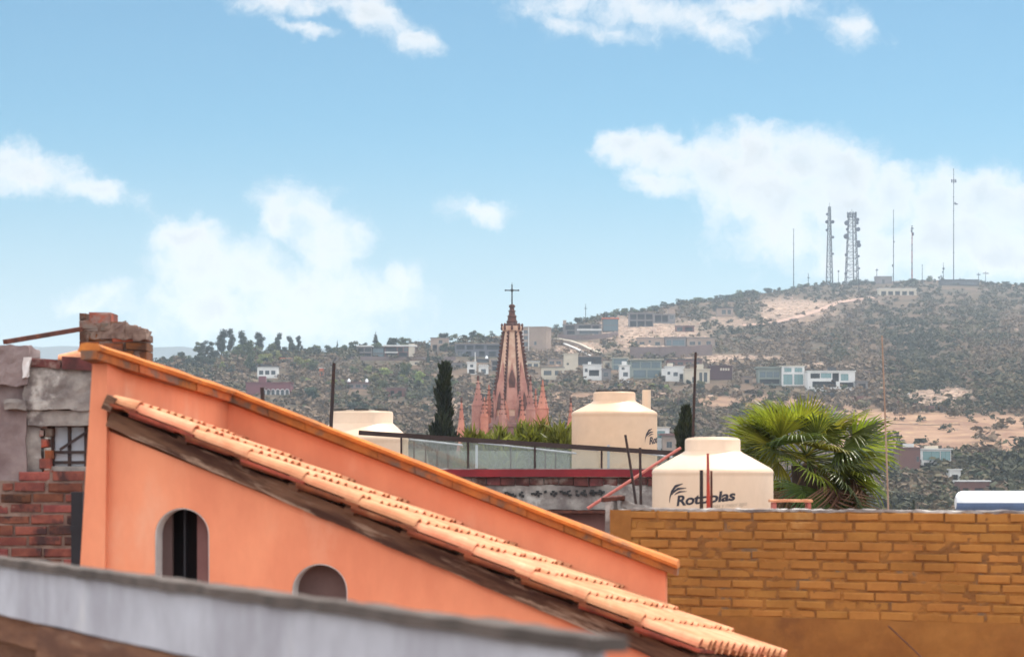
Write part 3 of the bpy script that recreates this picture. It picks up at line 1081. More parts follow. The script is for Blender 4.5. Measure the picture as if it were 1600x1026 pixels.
def build_terrace():
    Y = 27.0
    q = lambda x, y, d=0.0: P(x, y, Y) + Vector((0, d, 0))
    x0, x1 = q(440, 0).x, q(1046, 0).x
    g = q(850, 0)
    root = thing('terrace_building', 'grey concrete terrace building with dark red ledge under the glass railing', 'building', (g.x, Y, 0))
    zl, zl0 = q(0, 733).z, q(0, 744.5).z
    mb = MB()
    xl, xr = q(600, 0).x, x1
    mb.rough((xl, Y - .07, zl0), (xr - xl, 0, 0), (0, .3, 0), (0, 0, zl - zl0), 60, 2, 2, .003, 6)
    mb.build('ledge', M['redpaint'], root)
    mb = MB()
    zc = q(0, 757).z
    bricks(mb, (xl, Y - .02, zc), (1, 0, 0), (0, 0, 1), (0, -1, 0), 1, bl=.16, bh=zl0 - zc - .006, joint=.006, depth=.12, span=lambda r: (0, xr - xl), jit=.012, seed=31)
    mb.span((xl, Y + .005, zc + .002), (xr, Y + .2, zl0 - .002), 1)
    mb.build('brick_course', [M['dark_brick'], M['concrete']], root)
    mb = MB()
    zw0, zw1 = q(0, 796).z, zc
    mb.rough((xl, Y, zw0), (xr - xl, 0, 0), (0, .25, 0), (0, 0, zw1 - zw0), 120, 2, 14, .010, 6)
    wl = mb.build('wall', M['concrete'], root)
    rg = random.Random(5)
    for k in range(13):                           # a worn row of flower-shaped blocks, their shaded holes put in as black lumps
        mb = MB()
        cx, cz = q(792 + k * 12.2, 0).x, q(0, 772 - k * .25).z
        for a in range(4):
            if rg.random() < .22:
                continue
            t = a * math.pi / 2 + .2
            mb.box((cx + .028 * math.cos(t), Y - .012, cz + .022 * math.sin(t)), (.034 * rg.uniform(.7, 1.3), .02, .026 * rg.uniform(.6, 1.2)), Matrix.Rotation(rg.uniform(-.4, .4), 3, 'Y'))
        if mb.n:
            mb.build('ornament', M['black_plastic'], wl)
    mb = MB()
    mb.span((xl, Y - .16, q(0, 801).z), (xr, Y + .2, zw0 - .004))
    mb.build('drip_edge', M['rust'], root)
    mb = MB()
    mb.span((xl, Y + .1, 0), (xr, Y + .3, q(0, 802).z))
    mb.build('lower_wall', M['mauvewall'], root)
    mb = MB()
    mb.span((x0, Y + .31, ZR - .25), (x1 + 1.2, Y + 12, ZR))
    mb.build('roof_slab', M['concrete'], root)
    mb = MB()
    mb.span((x0, Y + 11.7, 0), (x1 + 1.2, Y + 11.99, ZR - .255))
    mb.span((x0, Y + .4, 0), (x0 + .2, Y + 11.6, ZR - .255))
    mb.build('side_wall', M['mauvewall'], root)

    # glass railing standing on the ledge
    r = thing('glass_railing', 'dark brown framed glass railing on the red ledge in front of the spire', 'railing', (g.x, Y, zl))
    mb = MB()
    pt = lambda x: P(x, 680.5 + (x - 638) * .0655, Y)
    a, b = pt(560), pt(1160)
    mb.bar(a + Vector((0, .08, 0)), b + Vector((0, .08, 0)), .07, .052)
    mb.build('handrail', M['steel_dark'], r)
    posts = [522 + 104.6 * k for k in range(1, 7)]
    for x in posts:
        top = pt(x)
        mb = MB()
        mb.span((top.x - .011, Y + .06, zl), (top.x + .011, Y + .10, top.z - .027))
        mb.build('post', M['steel_dark'], r)
    for x, xn in zip(posts[:-1], posts[1:]):
        p0, p1 = pt(x), pt(xn)
        mb = MB()
        o = Vector((p0.x + .014, Y + .076, zl + .012))
        mb.hexa([o, Vector((p1.x - .014, o.y, o.z)), Vector((p1.x - .014, o.y + .008, o.z)), o + Vector((0, .008, 0)),
                 Vector((o.x, o.y, p0.z - .029)), Vector((p1.x - .014, o.y, p1.z - .029)), Vector((p1.x - .014, o.y + .008, p1.z - .029)), Vector((o.x, o.y + .008, p0.z - .029))])
        mb.build('glass_panel', M['glass_rail'], r)
    mb = MB()
    mb.span((pt(560).x, Y + .05, zl + .0), (pt(1160).x, Y + .11, zl + .012))
    mb.build('bottom_rail', M['concrete'], r)
    # the railing along the far side of the terrace
    Y2 = 30.1
    r = thing('glass_railing', 'thin grey inner railing seen through the glass, far side of the terrace', 'railing', (g.x, Y2, ZR))
    p2 = lambda x, y: P(x, y, Y2)
    mb = MB()
    mb.bar(p2(560, 672), p2(892, 706), .03, .025)
    mb.build('handrail', M['steel_dark'], r)
    for x in (647, 665, 683, 700, 798, 852, 868):
        y = 672 + (x - 560) * .1024
        mb = MB()
        t = p2(x, y)
        mb.span((t.x - .009, Y2 - .012, ZR), (t.x + .009, Y2 + .012, t.z - .012))
        mb.build('post', M['steel_dark'], r)
    mb = MB()
    a, b = p2(642, 0), p2(890, 0)
    mb.span((a.x, Y2 - .004, ZR + .05), (b.x, Y2 + .004, P(0, 704, Y2).z))
    mb.build('glass_panel', M['glass_rail'], r)
    # slanting wires of the awning frame under the rail
    r = thing('awning_frame', 'pale slanting awning frame behind the glass railing left of the tan tank', 'awning frame', (P(800, 0, 28).x, 28.2, ZR))
    mb = MB()
    for (x0, y0, x1_, y1_) in ((745, 688, 935, 703), (748, 691, 900, 708), (640, 686, 722, 695), (950, 699, 1050, 714)):
        mb.tube([P(x0, y0, 28.2), P(x1_, y1_, 29.2)], .011, 6)
    mb.build('wire', M['slab_face'], r)
    for x in (745, 950):
        mb = MB()
        t = P(x, 695, 28.4)
        mb.span((t.x - .015, 28.25, ZR), (t.x + .015, 28.28, t.z))
        mb.build('leg', M['slab_face'], r)


build_terrace()


def rod(name, label, cat, a, b, r0, r1, mat, group=None, bend=0.0):
    mb = MB()
    a, b = Vector(a), Vector(b)
    pts = [a.lerp(b, t) + Vector((math.sin(t * 3.1) * bend, 0, 0)) for t in (0, .25, .5, .75, 1)]
    mb.tube(pts, [r0 + (r1 - r0) * t for t in (0, .25, .5, .75, 1)], 8)
    return tag(mb.build(name, mat), label, cat, group)


rod('iron_bar', 'tall dark iron bar rising behind the coping at the left of the left tank', 'iron bar', P(512, 775, 27.6), P(522, 567, 27.6), .022, .02, M['rebar'])
rod('iron_bar', 'short dark stub sticking up behind the coping below the arcade building', 'iron bar', P(414, 690, 17.2), P(409.5, 605, 17.2), .018, .014, M['rebar'])
rod('iron_bar', 'longest thin dark iron bar, rising to the hill behind the nearest tank', 'iron bar', P(1080, 775, 24.4), P(1087, 550, 24.4), .015, .013, M['rebar'])
rod('iron_bar', 'slanting dark iron bar crossing the red ledge left of the nearest tank', 'iron bar', P(998, 820, 23.0), P(977, 679, 23.0), .014, .012, M['rebar'], bend=.006)
rod('iron_bar', 'upright dark iron bar on the right of the slanting bar', 'iron bar', P(1002, 820, 23.2), P(1000, 699, 23.2), .014, .013, M['rebar'])
rod('iron_bar', 'dark bar in front of the tank name, left of the red bar', 'iron bar', P(1096, 802, 18.1), P(1096, 734, 18.1), .014, .013, M['rebar'])
rod('iron_bar', 'bright red painted bar in front of the nearest tank', 'iron bar', P(1107, 802, 18.0), P(1106, 708, 18.0), .016, .009, M['redrod'])
rod('iron_bar', 'thin maroon bar just right of the bright red bar', 'iron bar', P(1112, 802, 18.1), P(1111.5, 735, 18.1), .009, .008, M['rust'])
rod('pipe', 'faded red pipe slanting up from the grey post to the nearest tank', 'pipe', P(918, 794, 23.8), P(1064, 699, 23.8), .016, .014, M['pinkrod'])
rod('vent_pipe', 'cream plastic vent pipe standing behind the tan tank', 'vent pipe', P(1010, 776, 31.9), P(1010, 609, 31.9), .058, .058, M['cream_tank'])
rod('pole', 'tall thin tan pole standing right of the fan palm', 'pole', P(1391, 900, 20.5), P(1378, 524, 20.5), .0085, .006, M['tan_pole'], bend=.004)


def frame(name, label, cat):
    Y = 20.0
    a, b = P(1206, 783, Y), P(1270, 795, Y)
    root = thing(name, label, cat, ((a.x + b.x) / 2, Y, 7.6))
    mb = MB()
    mb.rough(P(1204, 784, Y), (b.x - a.x + .01, 0, 0), (0, .2, 0), (0, 0, .02), 12, 3, 2, .004, 12)
    mb.build('top_board', M['tile'], root)
    for x in (1208, 1262):
        mb = MB()
        p = P(x, 784, Y)
        mb.span((p.x, Y + .01, 7.6), (p.x + .03, Y + .18, p.z - .004))
        mb.build('leg', M['pinkrod'], root)


frame('wooden_bench', 'low pinkish wooden bench top showing between the nearest tank and the palm', 'bench')


def solar_heater():
    Y = 40.0
    p = P(1493, 785, Y)
    x1 = P(1740, 785, Y).x
    root = thing('solar_water_heater', 'white horizontal water heater drum above the ochre wall at right edge', 'water heater', ((p.x + x1) / 2, Y, 7.0))
    r = .198
    mb = MB()
    pts, rad = [], []
    for t, rr in ((0, .5), (.02, .74), (.05, .9), (.09, .97), (.14, 1.0), (.5, 1.0), (x1 - p.x, 1.0)):
        pts.append((p.x + t, Y, p.z))
        rad.append(r * rr)
    mb.tube(pts, rad, 40)
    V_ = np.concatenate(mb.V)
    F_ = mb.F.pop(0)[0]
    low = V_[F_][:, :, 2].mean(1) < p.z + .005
    mb.F += [(F_[~low], 0, True), (F_[low], 1, True)]  # shade of the lower half put into its colour as blue-grey
    mb.build('drum', [M['white_gloss'], M['drum_shade']], root)
    for x in (p.x + .25, x1 - .25):
        mb = MB()
        mb.span((x - .02, Y - .05, 7.0), (x + .02, Y + .05, p.z - r * .9))
        mb.build('leg', M['rebar'], root)
    b = thing('flat_roof_building', 'plain mauve flat roofed building hidden below the white drum', 'building', (p.x + 1.5, Y + 2, 0))
    mb = MB()
    mb.span((p.x - .6, Y - 1, 0), (x1 + 1, Y + 6, 6.9))
    mb.build('wall', M['mauvewall'], b)
    mb = MB()
    mb.span((p.x - .7, Y - 1.1, 6.9), (x1 + 1.1, Y + 6.1, 7.0))
    mb.build('roof', M['concrete'], b)


solar_heater()
# roof that carries the nearest tank, below the wall top
b = thing('flat_roof_building', 'plain flat roofed building hidden behind the ochre wall', 'building', (c1.x, 22.5, 0))
mb = MB()
mb.span((c1.x - 2.2, 20.2, 0), (c1.x + 2.4, 24.9, zb1 - .2))
mb.build('wall', M['mauvewall'], b)
mb = MB()
mb.span((c1.x - 2.25, 19.6, zb1 - .195), (c1.x + 2.45, 24.95, zb1 - .002))
mb.build('roof', M['concrete'], b)

# ------------------------------------------------------------------ foreground plants
M['palm_leaf'] = leafmat('palm_leaf', lin(176, 170, 62, .8), lin(128, 136, 50, .75), trans=.5, scale=1.2, island=.35, rough=.26)
M['palm_leaf_dark'] = leafmat('palm_leaf_dark', lin(116, 122, 52, .7), lin(80, 92, 44, .62), trans=.45, scale=1.2, island=.3, rough=.35)
M['palm_dead'] = leafmat('dry_palm_leaf', lin(168, 132, 96, .6), lin(126, 94, 72, .6), trans=.2, scale=1.5, island=.35, rough=.8)
M['shrub_leaf'] = leafmat('shrub_leaf', lin(136, 138, 62, .72), lin(98, 106, 56, .68), trans=.45, scale=1.2, island=.4)
M['cypress_leaf'] = leafmat('cypress_leaf', lin(52, 58, 38, .6), lin(38, 44, 32, .6), trans=.15, scale=1.0, island=.45)
M['cypress_leaf2'] = leafmat('young_cypress_leaf', lin(66, 78, 44, .6), lin(48, 60, 36, .6), trans=.2, scale=1.2, island=.4)


def blades(center_fn, n, lmin, lmax, w, up=1.0, spread=.5, seed=1):
    """many thin pointed blades; center_fn(rng, n) gives their feet and leaning axes"""
    rg = np.random.default_rng(seed)
    p, ax = center_fn(rg, n)
    d = ax + rg.normal(0, spread, (n, 3))
    d[:, 2] += up
    d /= np.linalg.norm(d, axis=1)[:, None]
    L = rg.uniform(lmin, lmax, n)[:, None]
    s = np.cross(d, rg.normal(0, 1, (n, 3)))
    s /= np.linalg.norm(s, axis=1)[:, None]
    ww = (w * rg.uniform(.6, 1.3, n))[:, None]
    a, b = p - s * ww * .5, p + s * ww * .5
    mid = p + d * L * .55
    c, e = mid + s * ww * .6, mid - s * ww * .6
    tip = p + d * L
    V = np.stack([a, b, c, e, tip], 1).reshape(-1, 3)
    k = np.arange(n)[:, None] * 5
    return V, np.hstack([k, k + 1, k + 2, k + 3]), np.hstack([k + 3, k + 2, k + 4])


def cypress(label, px, Y, top_px, base_z, prof, n, leaf, seed, bl=.42, lobe=0.0):
    """columnar cypress: prof = list of (picture height, half width px)"""
    c = P(px, 0, Y)
    k = Y / F
    root = thing('cypress', label, 'cypress tree', (c.x, Y, base_z))
    zt = CZ + (HY - top_px) * k
    mb = MB()
    mb.tube([(c.x, Y, base_z), (c.x, Y, base_z + (zt - base_z) * .5), (c.x, Y, zt - .4)], [.16, .09, .02], 8)
    mb.build('trunk', M['bark'], root)
    zs = np.array([CZ + (HY - y) * k for y, _ in prof][::-1])
    ws = np.array([w * k for _, w in prof][::-1])

    def feet(rg, n):
        z = base_z + 1.0 + (zt - base_z - 1.0) * rg.random(n) ** .8
        lump = np.array([mnoise.noise((q * 1.3, seed, 0)) for q in z])
        th = rg.uniform(0, 2 * np.pi, n)
        lump2 = np.array([mnoise.noise((math.cos(t) * 1.2, math.sin(t) * 1.2, q * .9 + seed)) for t, q in zip(th, z)])
        r = np.interp(z, zs, ws) * np.sqrt(rg.random(n)) * (1 + .4 * lump + .9 * lump2)
        ox = np.zeros(n)
        if lobe:
            side = rg.random(n) < .30
            z = np.where(side, np.minimum(z, base_z + (zt - base_z) * (.60 + .2 * rg.random(n))), z)
            r = np.where(side, r * .55, r * .80)
            ox = np.where(side, -lobe, lobe * .25)
            lump3 = np.array([mnoise.noise((q * 2.6, seed + 5.0, t * 1.4)) for t, q in zip(th, z)])
            r = r * (1 + .8 * lump3)
        p = np.stack([c.x + ox + r * np.cos(th), Y + r * np.sin(th), z - .25], 1)
        a = np.stack([np.cos(th) * .35, np.sin(th) * .35, np.zeros(n)], 1)
        return p, a
    V, q, t = blades(feet, n, bl * .5, bl * 1.2, bl * .22, 1.2, .25, seed)
    mb = MB()
    mb.add(V, q)
    mb.F.append((t, 0, False))
    mb.build('crown', leaf, root)
    return root


cypress('tall dark columnar cypress left of the pink church spire', 692, 110.0, 567, 0.0,
        [(560, 1.5), (572, 5), (590, 7), (610, 8.5), (632, 11.5), (655, 14.5), (690, 16), (760, 15), (900, 9)], 13000, M['cypress_leaf'], 3, .42, .30)
cypress('small pointed young cypress standing left of the nearest tank neck', 1072, 90.0, 632, 0.0,
        [(630, 1.0), (645, 4.5), (660, 7.5), (680, 10), (700, 12.5), (760, 14), (900, 10)], 9000, M['cypress_leaf2'], 5, .32)


def spiky_shrub(label, px, Y, hw, top_px, seed, n=2600):
    c = P(px, 0, Y)
    k = Y / F
    root = thing('shrub', label, 'shrub', (c.x, Y, ZR), 'spiky shrubs behind the glass railing')
    mb = MB()
    rg = random.Random(seed)
    zt = CZ + (HY - top_px) * k
    H = zt - ZR
    tops = []
    for i in range(26):
        a, r = rg.uniform(0, 6.28), hw * k * math.sqrt(rg.random())
        p = Vector((c.x + r * math.cos(a), Y + r * .8 * math.sin(a), ZR + H * rg.uniform(.6, .98) * (1 - .22 * (r / (hw * k)) ** 2)))
        tops.append(p)
        mb.tube([(c.x + r * .3 * math.cos(a), Y + r * .3 * math.sin(a), ZR), (c.x + r * .8 * math.cos(a), Y + r * .7 * math.sin(a), ZR + H * .4), p], [.014, .011, .006], 5)
    mb.build('stem', M['bark'], root)
    T = np.array([tuple(p) for p in tops])

    def feet(rg, n):
        i = rg.integers(0, len(T), n)
        t = rg.random(n) ** .6
        low = np.stack([c.x + (T[i, 0] - c.x) * .5, Y + (T[i, 1] - Y) * .5, np.full(n, ZR + .15)], 1)
        p = low + (T[i] - low) * t[:, None] + rg.normal(0, .035, (n, 3))
        p[:, 2] -= .1
        a = rg.normal(0, .45, (n, 3))
        return p, a
    V, q, t = blades(feet, n, .12, .26, .026, 1.0, .32, seed)
    mb = MB()
    mb.add(V, q)
    mb.F.append((t, 0, False))
    mb.build('foliage', M['shrub_leaf'], root)


for i, (px, Y, hw, top, lb) in enumerate((
        (742, 34.0, 26, 668, 'low spiky green shrub at the left end, nearest the cypress'),
        (782, 33.6, 28, 656, 'spiky green shrub below the left pinnacles of the spire'),
        (818, 34.2, 30, 647, 'tallest spiky green shrub directly below the spire'),
        (846, 34.5, 22, 652, 'spiky green shrub below the bright orange pinnacle'),
        (880, 33.9, 20, 648, 'narrow spiky green shrub beside the tan tank'))):
    spiky_shrub(lb, px, Y, hw, top, 40 + i)


# ------------------------------------------------------------------ fan palm
def fan_mesh(name, mat, R, seg, arc, droop, seed, pet, curl=.0):
    """petiole along +x from the origin, then a pleated fan of pointed segments"""
    rg = random.Random(seed)
    mb = MB()
    mb.tube([(0, 0, 0), (pet * .5, 0, .02 * pet), (pet, 0, 0)], [.022, .016, .012], 5, smooth=True)
    for i in range(seg):
        a = -arc / 2 + arc * i / (seg - 1) + rg.uniform(-.02, .02)
        L = R * (.80 + .2 * math.cos(a * .7)) * rg.uniform(.88, 1.05)
        d = Vector((math.cos(a), math.sin(a), 0))
        s = Vector((-math.sin(a), math.cos(a), 0))
        hw = R * arc / seg * .30
        bend = droop * rg.uniform(.5, 1.5)
        pts = []
        for t, w in ((0, .10), (.3, .5), (.55, .85), (.78, .55), (1.0, .02)):
            z = .05 * math.sin(t * 2.2) - bend * max(0, t - .45) ** 2 * 2.2 - curl * (abs(a) / arc) * t
            c = Vector((pet, 0, 0)) + d * (L * t) + Vector((0, 0, z * R))
            if t == 1.0:
                c -= d * L * .10 * bend
            fold = hw * w * .55
            pts += [c - s * hw * w + Vector((0, 0, -fold)), c, c + s * hw * w + Vector((0, 0, -fold))]
        fs = []
        for k in range(4):
            fs += [(3 * k, 3 * k + 1, 3 * k + 4, 3 * k + 3), (3 * k + 1, 3 * k + 2, 3 * k + 5, 3 * k + 4)]
        mb.add(pts, fs)
    o = mb.build(name, mat)
    return o


def palm():
    Y = 37.0
    c = P(1259, 716, Y)
    k = Y / F
    root = thing('fan_palm', 'large fan palm with green fronds and hanging dry leaves behind the ochre wall', 'palm tree', (c.x, Y, 0))
    WO[root.name] = Vector((c.x, Y, 0))
    mb = MB()
    rg = random.Random(9)
    pts = [(c.x + .03 * math.sin(z), Y, z) for z in np.linspace(0, c.z - .1, 26)]
    mb.tube(pts, [.22 + .015 * (i % 2) for i in range(26)], 14)
    mb.build('trunk', M['bark'], root)
    fresh = [fan_mesh('frond', M['palm_leaf'], .80, 30, 3.3, .10, 1, .66), fan_mesh('frond', M['palm_leaf'], .76, 28, 3.0, .28, 2, .72),
             fan_mesh('frond', M['palm_leaf_dark'], .80, 30, 3.3, .35, 3, .66), fan_mesh('frond', M['palm_leaf_dark'], .74, 26, 3.0, .2, 5, .72)]
    dead = [fan_mesh('dry_frond', M['palm_dead'], .72, 20, 2.3, 1.5, 6, .55, .5), fan_mesh('dry_frond', M['palm_dead'], .66, 18, 1.8, 1.9, 7, .6, .8)]
    used = set()

    def place(src, az, el, roll, sc, dz=0.0, off=(0, 0)):
        o = src if src.name not in used and not src.parent else src.copy()
        if o is src:
            used.add(src.name)
        else:
            COL.objects.link(o)
        o.parent = root
        o.matrix_parent_inverse = Matrix.Identity(4)
        Mx = Matrix.Rotation(az, 4, 'Z') @ Matrix.Rotation(-el, 4, 'Y') @ Matrix.Rotation(roll, 4, 'X') @ Matrix.Scale(sc, 4)
        Mx.translation = Vector((off[0], off[1], c.z + dz))
        o.matrix_local = Mx
    # fronds whose direction the photograph shows clearly: (azimuth: 0 = right, 90 = away, -90 = towards the viewer)
    D = math.radians
    for (az, el, roll, sc, w) in ((-95, 80, 5, .68, 0), (100, 68, 80, .64, 1), (172, 26, 20, 1.0, 0), (160, 44, -25, .86, 1), (-150, 38, 30, .9, 0), (20, 34, -20, .92, 1), (-8, 22, 15, 1.02, 3), (35, 50, 30, .76, 0), (184, 10, 60, .98, 1), (150, 62, 30, .7, 0), (2, 12, -60, 1.05, 1),
                                  (-40, 40, 10, .8, 1), (-120, 50, 25, .74, 0), (-70, 40, -30, .74, 2), (140, 52, 40, .76, 1), (60, 56, -25, .7, 2), (-170, 6, 20, .86, 2), (5, 2, -10, .98, 1), (-30, 12, 25, .95, 2),
                                  (-110, 15, 10, .84, 2), (-75, 8, -12, .84, 1), (-140, 4, -20, .86, 2), (-50, -6, 14, .9, 3), (12, -14, 8, 1.0, 3), (-15, -22, -18, 1.0, 1), (40, -8, 12, .9, 3), (150, -5, 14, .8, 3), (90, 20, 0, .8, 2)):
        place(fresh[w], D(az), D(el), D(roll), sc, rg.uniform(-.03, .1))
    for i in range(17):
        az = -180 + 360 * i / 17 + rg.uniform(-8, 8)
        if 120 < az % 360 < 230 and rg.random() < .4:
            continue
        place(fresh[rg.choice((1, 2, 3))], D(az), D(rg.uniform(-48, 10)), D(rg.uniform(-50, 50)), rg.uniform(.72, .95), rg.uniform(-.25, .05))
    for az, el, off in ((-62, -34, .3), (-12, -38, .2), (8, -30, .1), (-85, -56, .3), (22, -50, .1)):
        place(dead[rg.randint(0, 1)], D(az), D(el), D(rg.uniform(-70, 70)), .85, -.1, (.1, -off))
    for az, el, off, w in ((-45, -30, .3, 2), (-25, -40, .35, 3), (-70, -48, .3, 2), (-5, -52, .2, 3), (176, 38, 0, 0), (168, 50, 0, 1), (-165, 24, .1, 0), (188, 30, 0, 3), (-100, -40, .3, 3)):
        place(fresh[w], D(az), D(el), D(rg.uniform(-40, 40)), .88, -.05, (0, -off))
    for i in range(40):
        az = rg.choice((rg.uniform(-100, 30), rg.uniform(-140, 60), rg.uniform(-180, 180)))
        place(dead[i % 2], D(az), D(rg.uniform(-82, -30)), D(rg.uniform(-40, 40)), rg.uniform(.75, 1.1), rg.uniform(-.55, -.05))


palm()
# ------------------------------------------------------------------ terrain
PYS = [424, 440, 480, 520, 560, 600, 640, 690, 720, 760, 800]
YYS = [2330, 2120, 1680, 1370, 1160, 990, 860, 730, 660, 585, 510]
RX = [-900, 0, 150, 240, 300, 345, 400, 450, 520, 600, 700, 780, 850, 900, 950, 1000, 1050, 1100, 1150, 1200, 1250, 1300, 1350, 1400, 1450, 1500, 1550, 1600, 1700, 2500]
RY = [590, 580, 575, 567, 563, 560, 556, 552, 548, 545, 538, 532, 519, 507, 495, 485, 476, 470, 464, 457, 449, 444, 441, 440, 438, 437, 441, 445, 450, 470]
Yf = lambda py: float(np.interp(py, PYS, YYS))
ridge = lambda px: float(np.interp(px, RX, RY))
bump = lambda x, y: mnoise.noise((x * .012, y * .012, 1.7)) * 1.6 + mnoise.noise((x * .04, y * .04, 5.1)) * .5


def T(px, py):
    Y = Yf(py)
    p = P(px, py, Y)
    p.z += bump(p.x, p.y)
    return p


def soft(px, py, cx, cy, rx, ry, e=.35):
    d = math.hypot((px - cx) / rx, (py - cy) / ry) + .35 * mnoise.noise((px * .03, py * .05, 3.3)) + .2 * mnoise.noise((px * .11, py * .16, 8.1))
    return max(0.0, min(1.0, (1 + e - d) / (2 * e)))


def bare_of(px, py):
    """bare pale ground (0..1) and dry tan grass (0..1) of a spot on the hill"""
    b = max(soft(px, py, 1015, 522, 75, 24), soft(px, py, 905, 545, 50, 10), soft(px, py, 1240, 484, 62, 17), soft(px, py, 1130, 503, 40, 9) * .6,
            soft(px, py, 1150, 562, 85, 7), soft(px, py, 1467, 622, 46, 17), soft(px, py, 1290, 572, 60, 5) * .8, soft(px, py, 1340, 470, 30, 6) * .6,
            soft(px, py, 700, 640, 34, 16) * .55, soft(px, py, 545, 602, 30, 6) * .6)
    line = 633 + (px - 1330) * .02
    g = 0.0
    if px > 1180:
        g = max(0, min(1, (py - line + 6 * mnoise.noise((px * .02, py * .03, 6.1))) / 14)) * max(0, min(1, (728 - (px - 1400) * .02 - py) / 22)) * max(.35, min(1, (px - 1200) / 130))
    g = max(g, soft(px, py, 1090, 622, 300, 7) * .8, soft(px, py, 1240, 632, 150, 10) * .8, soft(px, py, 700, 590, 130, 4) * .5, soft(px, py, 760, 604, 60, 14) * .4)
    return b, g


def build_terrain():
    ncol, nr = 420, 230
    us = np.concatenate([np.linspace(-2600, -200, 24)[:-1], np.linspace(-200, 1800, ncol), np.linspace(1800, 4600, 24)[1:]])
    near = [(-140, 0), (-40, 0), (0, 0), (30, 0), (60, 0), (120, 0), (220, 0), (320, 0), (420, 0)]
    V, at, ag = [], [], []
    rows = 0
    ramp_b = [1.02, 1.06, 1.12, 1.25, 1.5, 2.0, 3.0, 4.4]
    for i in range(len(near)):
        for u in us:
            Yv = near[i][0]
            V.append(((u - HX) / F * max(Yv + 200, 60) * (1 if Yv < 420 else 1), Yv, 0.0))
            at.append(0.0)
            ag.append(.3)
        rows += 1
    for j in range(nr + 1):
        t = (j / nr)
        for u in us:
            r = ridge(u)
            py = 800 + (r - 800) * t
            Yv = Yf(py)
            p = P(u, py, Yv)
            w = min(1, j / 12)
            p.z = max(-2.0, p.z) * w + bump(p.x, p.y) * w
            b, g = bare_of(u, py) if -60 < u < 1700 else (0, .3)
            V.append(tuple(p))
            at.append(b)
            ag.append(g)
        rows += 1
    for s in ramp_b:
        for u in us:
            r = ridge(u)
            Y0 = Yf(r)
            p0 = P(u, r, Y0)
            V.append((p0.x * s, Y0 * s, max(-5, p0.z * (1 - (s - 1) * .9) if s < 2.1 else -5)))
            at.append(0)
            ag.append(.2)
        rows += 1
    n = len(us)
    V = np.array(V)
    i = np.arange(rows - 1)[:, None] * n
    k = np.arange(n - 1)[None, :]
    q = np.stack([(i + k).ravel(), (i + k + 1).ravel(), (i + n + k + 1).ravel(), (i + n + k).ravel()], 1)
    mb = MB()
    mb.add(V, q, 0, True)
    m, nt, out = newmat('dry_hillside')
    bs = nd(nt, 'ShaderNodeBsdfPrincipled')
    bs.inputs['Roughness'].default_value = .97
    bs.inputs['Specular IOR Level'].default_value = .1
    nt.links.new(bs.outputs[0], out.inputs[0])
    tc = nd(nt, 'ShaderNodeTexCoord').outputs['Object']
    base = mixc(nt, ramp(nt, noise(nt, tc, .035, 7, .65), .38, .62), lin(118, 96, 78, .5), lin(86, 78, 60, .46))
    base = mixc(nt, ramp(nt, noise(nt, tc, .13, 6, .65), .52, .7), base, lin(140, 112, 92, .52))
    grass = mixc(nt, ramp(nt, noise(nt, tc, .05, 7, .65), .38, .62), lin(172, 138, 112, .62), lin(146, 112, 92, .6))
    grass = mixc(nt, ramp(nt, noise(nt, tc, .22, 5, .6), .55, .7), grass, lin(184, 156, 118, .66))
    pale = mixc(nt, ramp(nt, noise(nt, tc, .3, 6, .7), .35, .6), lin(196, 168, 146, .72), lin(128, 106, 92, .6))
    aa = nd(nt, 'ShaderNodeAttribute', attribute_name='dry')
    ab = nd(nt, 'ShaderNodeAttribute', attribute_name='bare')
    col = mixc(nt, aa.outputs['Fac'], base, grass)
    col = mixc(nt, ab.outputs['Fac'], col, pale)
    nt.links.new(col, bs.inputs['Base Color'])
    o = mb.build('ground', m, attr={'bare': at, 'dry': ag})
    tag(o, kind='structure')
    # far blue range
    mb = MB()
    vs = []
    xs = np.linspace(-1400, 3000, 160)
    prof = lambda u: (541 + 5 * mnoise.noise((u * .013, 0, 2.2)) + 3 * mnoise.noise((u * .04, 0, 7.2)) + (6 if u > 300 else 0))
    Yd = 5200.0
    for u in xs:
        p = P(u, prof(u), Yd)
        vs += [(p.x * .80, Yd * .80, -20.0), (p.x * .9, Yd * .9, p.z * .45 + 20 * mnoise.noise((u * .02, 1, 4))), tuple(p), (p.x * 1.15, Yd * 1.15, -30.0)]
    mm = len(xs)
    fs = np.array([(4 * i + a, 4 * i + 4 + a, 4 * i + 5 + a, 4 * i + 1 + a) for i in range(mm - 1) for a in range(3)])
    mb.add(vs, fs, 0, True)
    tag(mb.build('hills', pmat('far_wooded_hills', lin(60, 72, 66, .4), lin(76, 82, 74, .4), scale=.01, rough=.95)), kind='structure')


build_terrain()

# ------------------------------------------------------------------ church with its pink spire
M['pinkstone'] = pmat('pink_quarry_stone', lin(202, 148, 132, .7), lin(178, 122, 110, .68), lin(148, 116, 110, .64), scale=.6, rough=.9, bump=.03, bscale=4)
M['palestone'] = pmat('pale_pink_stone_panel', lin(224, 192, 168, .8), lin(208, 162, 140, .76), lin(180, 136, 120, .72), scale=.7, rough=.9, bump=.02, bscale=4)
M['darkstone'] = pmat('weathered_dark_stone', lin(122, 84, 76, .62), lin(94, 66, 62, .6), scale=1.2, rough=.95, bump=.03, bscale=5)
M['orangestone'] = pmat('orange_pink_stone', lin(214, 142, 118, .72), lin(194, 120, 100, .7), lin(164, 108, 96, .66), scale=.6, rough=.9, bump=.02, bscale=4)
M['mauvestone'] = pmat('dusty_mauve_stone', lin(178, 134, 124, .68), lin(150, 112, 106, .66), lin(128, 102, 98, .62), scale=.8, rough=.95, bump=.03, bscale=4, gv=.3)
M['ironblack'] = pmat('black_wrought_iron', (.02, .02, .022, 1), rough=.7)


